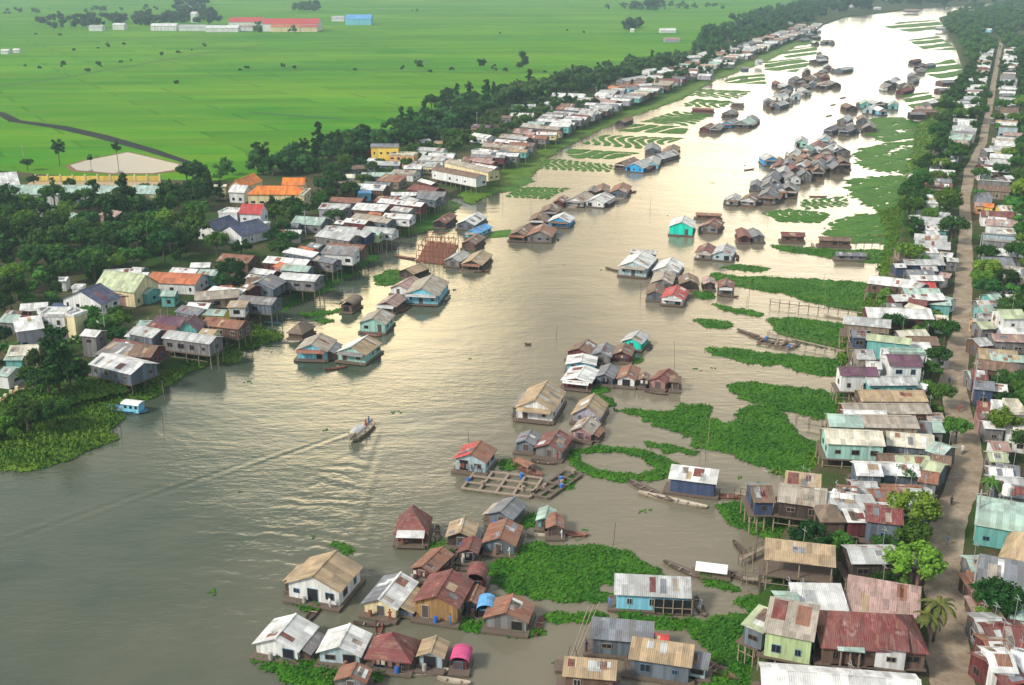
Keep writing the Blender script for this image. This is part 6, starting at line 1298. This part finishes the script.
for r_ in HREG:
    o, fam = r_[0], r_[1]
    if fam == 'f' and r_[7] and NB < 34 and 100 < r_[3] < 420 and random.random() < .45:
        ch = [c for c in o.children if c.name.startswith('float_deck')][0]; xs_ = [v.co.x for v in ch.data.vertices]; ys_ = [v.co.y for v in ch.data.vertices]; M = Matrix.LocRotScale(o.location, o.rotation_euler, None)
        if random.random() < .5: w = M @ Vector((random.uniform(-1, 1), min(ys_)-1., 0)); aa = o.rotation_euler.z
        else: w = M @ Vector((max(xs_)+.9, random.uniform(-1, 1), 0)); aa = o.rotation_euler.z+R(90)
        if blocked(w.x, w.y, -.5): continue
        NB += 1; r2_ = empty('sampan', (w.x, w.y, -.12), aa+random.uniform(-.2, .2)); Ls = random.uniform(4., 5.5); hull_mb(Ls, 1.05, .4).build('hull', random.choice([HULL, HULLR, HULLW]), r2_)
        for xx in (-1., .9): b = MB(); b.box(xx-.1, -.42, .30, xx+.1, .42, .36); b.build('thwart', WOODL, r2_)
        tag(r2_, 'small sampan moored against the %s' % ' '.join(o['label'].split(' with ')[0].replace(',', '').split()[:11]), 'boat', 'sampans moored at the houseboats')
bd = MB(); 
for i in range(80):
    x, y = random.uniform(150, 840), random.uniform(120, 684); p = at(x, y)
    if blocked(p.x, p.y, .5) or x < 300 and y > 450 and random.random() < .7: continue
    s_ = random.uniform(.12, .5)
    for q in range(5): bd.ball((p.x+random.uniform(-1, 1)*s_*2, p.y+random.uniform(-1, 1)*s_*2, .03), s_*random.uniform(.4, 1), s_*random.uniform(.4, 1), .12, 5, 3)
tag(bd.build('drifting_plants', HYA), 'scattered little drifting plant clumps on the river', 'floating plants', None, 'stuff')
# ------------------------------------------------------------------ light, sky, air
SUN_EL, SUN_AZ = R(38), R(-118)          # azimuth of the sun measured from the view direction, positive to the right
sd = Vector((math.sin(SUN_AZ)*math.cos(SUN_EL), math.cos(SUN_AZ)*math.cos(SUN_EL), math.sin(SUN_EL)))
sun = bpy.data.lights.new('sun', 'SUN'); so = bpy.data.objects.new('sun', sun); COL.objects.link(so); sun.energy = 3.4; sun.angle = R(10); sun.color = (1, .93, .82)
so.rotation_euler = sd.to_track_quat('Z', 'Y').to_euler()
W = bpy.data.worlds.new('World'); S.world = W; W.use_nodes = True; nt = W.node_tree; bg = nt.nodes['Background']; out = nt.nodes['World Output']
sky = N(nt, 'ShaderNodeTexSky', sky_type='NISHITA'); sky.sun_disc = False; sky.sun_elevation = SUN_EL; sky.sun_rotation = SUN_AZ; sky.dust_density = 3.; sky.air_density = 1.2
nt.links.new(sky.outputs[0], bg.inputs[0]); bg.inputs[1].default_value = .06
tc_ = N(nt, 'ShaderNodeTexCoord'); nrm = N(nt, 'ShaderNodeVectorMath', operation='NORMALIZE'); nt.links.new(tc_.outputs['Generated'], nrm.inputs[0])
sp = N(nt, 'ShaderNodeSeparateXYZ'); nt.links.new(nrm.outputs[0], sp.inputs[0]); el = sp.outputs[2]
def dotdir(az, e):
    v = N(nt, 'ShaderNodeVectorMath', operation='DOT_PRODUCT'); nt.links.new(nrm.outputs[0], v.inputs[0]); a, e_ = R(az), R(e); v.inputs[1].default_value = (math.sin(a)*math.cos(e_), math.cos(a)*math.cos(e_), math.sin(e_)); return v.outputs['Value']
# cloud deck: pale overcast, brightest where the low bright break lies beyond the river bend
low = math_(nt, 'MULTIPLY', maprange(nt, el, .15, .55, 1., 0.), maprange(nt, dotdir(6, 15), .6, .97, 0, 1)); glow = maprange(nt, dotdir(19, 5), .965, .999, 0, 1); glow2 = maprange(nt, dotdir(-9, 17), .984, .999, 0, 1)
cn = noise(nt, mapping(nt, nrm.outputs[0], (1.5, 1.5, 4.)), 2.2, 5, .6)
g = math_(nt, 'MULTIPLY', math_(nt, 'POWER', glow, 1.3), 1.7)
g = math_(nt, 'ADD', g, math_(nt, 'MULTIPLY', low, 1.2))
g = math_(nt, 'ADD', g, math_(nt, 'MULTIPLY', glow2, 4.5))
glow3 = maprange(nt, dotdir(15, 14), .978, .999, 0, 1)
g = math_(nt, 'ADD', g, math_(nt, 'MULTIPLY', glow3, 1.7))
g = math_(nt, 'MULTIPLY', g, maprange(nt, cn, .3, .7, .75, 1.25))
g = math_(nt, 'ADD', g, maprange(nt, cn, .3, .7, .30, .56))
warm = mixc(nt, math_(nt, 'MAXIMUM', math_(nt, 'MULTIPLY', maprange(nt, el, .30, .58, 1, 0), maprange(nt, dotdir(6, 15), .70, .95, 0, 1)), glow2), (.92,.98,.96), (1.,.77,.43))
warm = mixc(nt, maprange(nt, glow, .2, .9, 0, .8), warm, (1.,.93,.76))
b2 = N(nt, 'ShaderNodeBackground'); nt.links.new(warm, b2.inputs[0]); nt.links.new(g, b2.inputs[1])
add = N(nt, 'ShaderNodeAddShader'); nt.links.new(bg.outputs[0], add.inputs[0]); nt.links.new(b2.outputs[0], add.inputs[1]); nt.links.new(add.outputs[0], out.inputs[0])
W.cycles.sampling_method = 'MANUAL'; W.cycles.sample_map_resolution = 512
HZ = True
if HZ:
    b = MB(); b.box(-15900, -480, -2.6, 15900, 14900, CH+12); hz = b.build('haze', []) if 0 else mesh('haze', b.v, b.f, [])
    m = bpy.data.materials.new('haze_air'); m.use_nodes = True; n_ = m.node_tree; n_.nodes.remove(n_.nodes['Principled BSDF']); pv = n_.nodes.new('ShaderNodeVolumePrincipled')
    pv.inputs['Density'].default_value = .00017; pv.inputs['Color'].default_value = (.60,.83,1.,1); pv.inputs['Anisotropy'].default_value = .2
    n_.links.new(pv.outputs[0], n_.nodes['Material Output'].inputs['Volume']); hz.data.materials.append(m); tag(hz, 'thin blue grey haze over the far plain', 'haze', None, 'stuff')
S.view_settings.view_transform = 'Standard'; S.view_settings.look = 'None'; S.view_settings.exposure = 0.15; S.view_settings.gamma = 1; S.view_settings.use_curve_mapping = False
S.cycles.max_bounces = 5; S.cycles.diffuse_bounces = 2; S.cycles.glossy_bounces = 2; S.cycles.transmission_bounces = 2; S.cycles.volume_bounces = 0; S.cycles.caustics_reflective = False; S.cycles.sample_clamp_indirect = 6
S.cycles.use_denoising = True
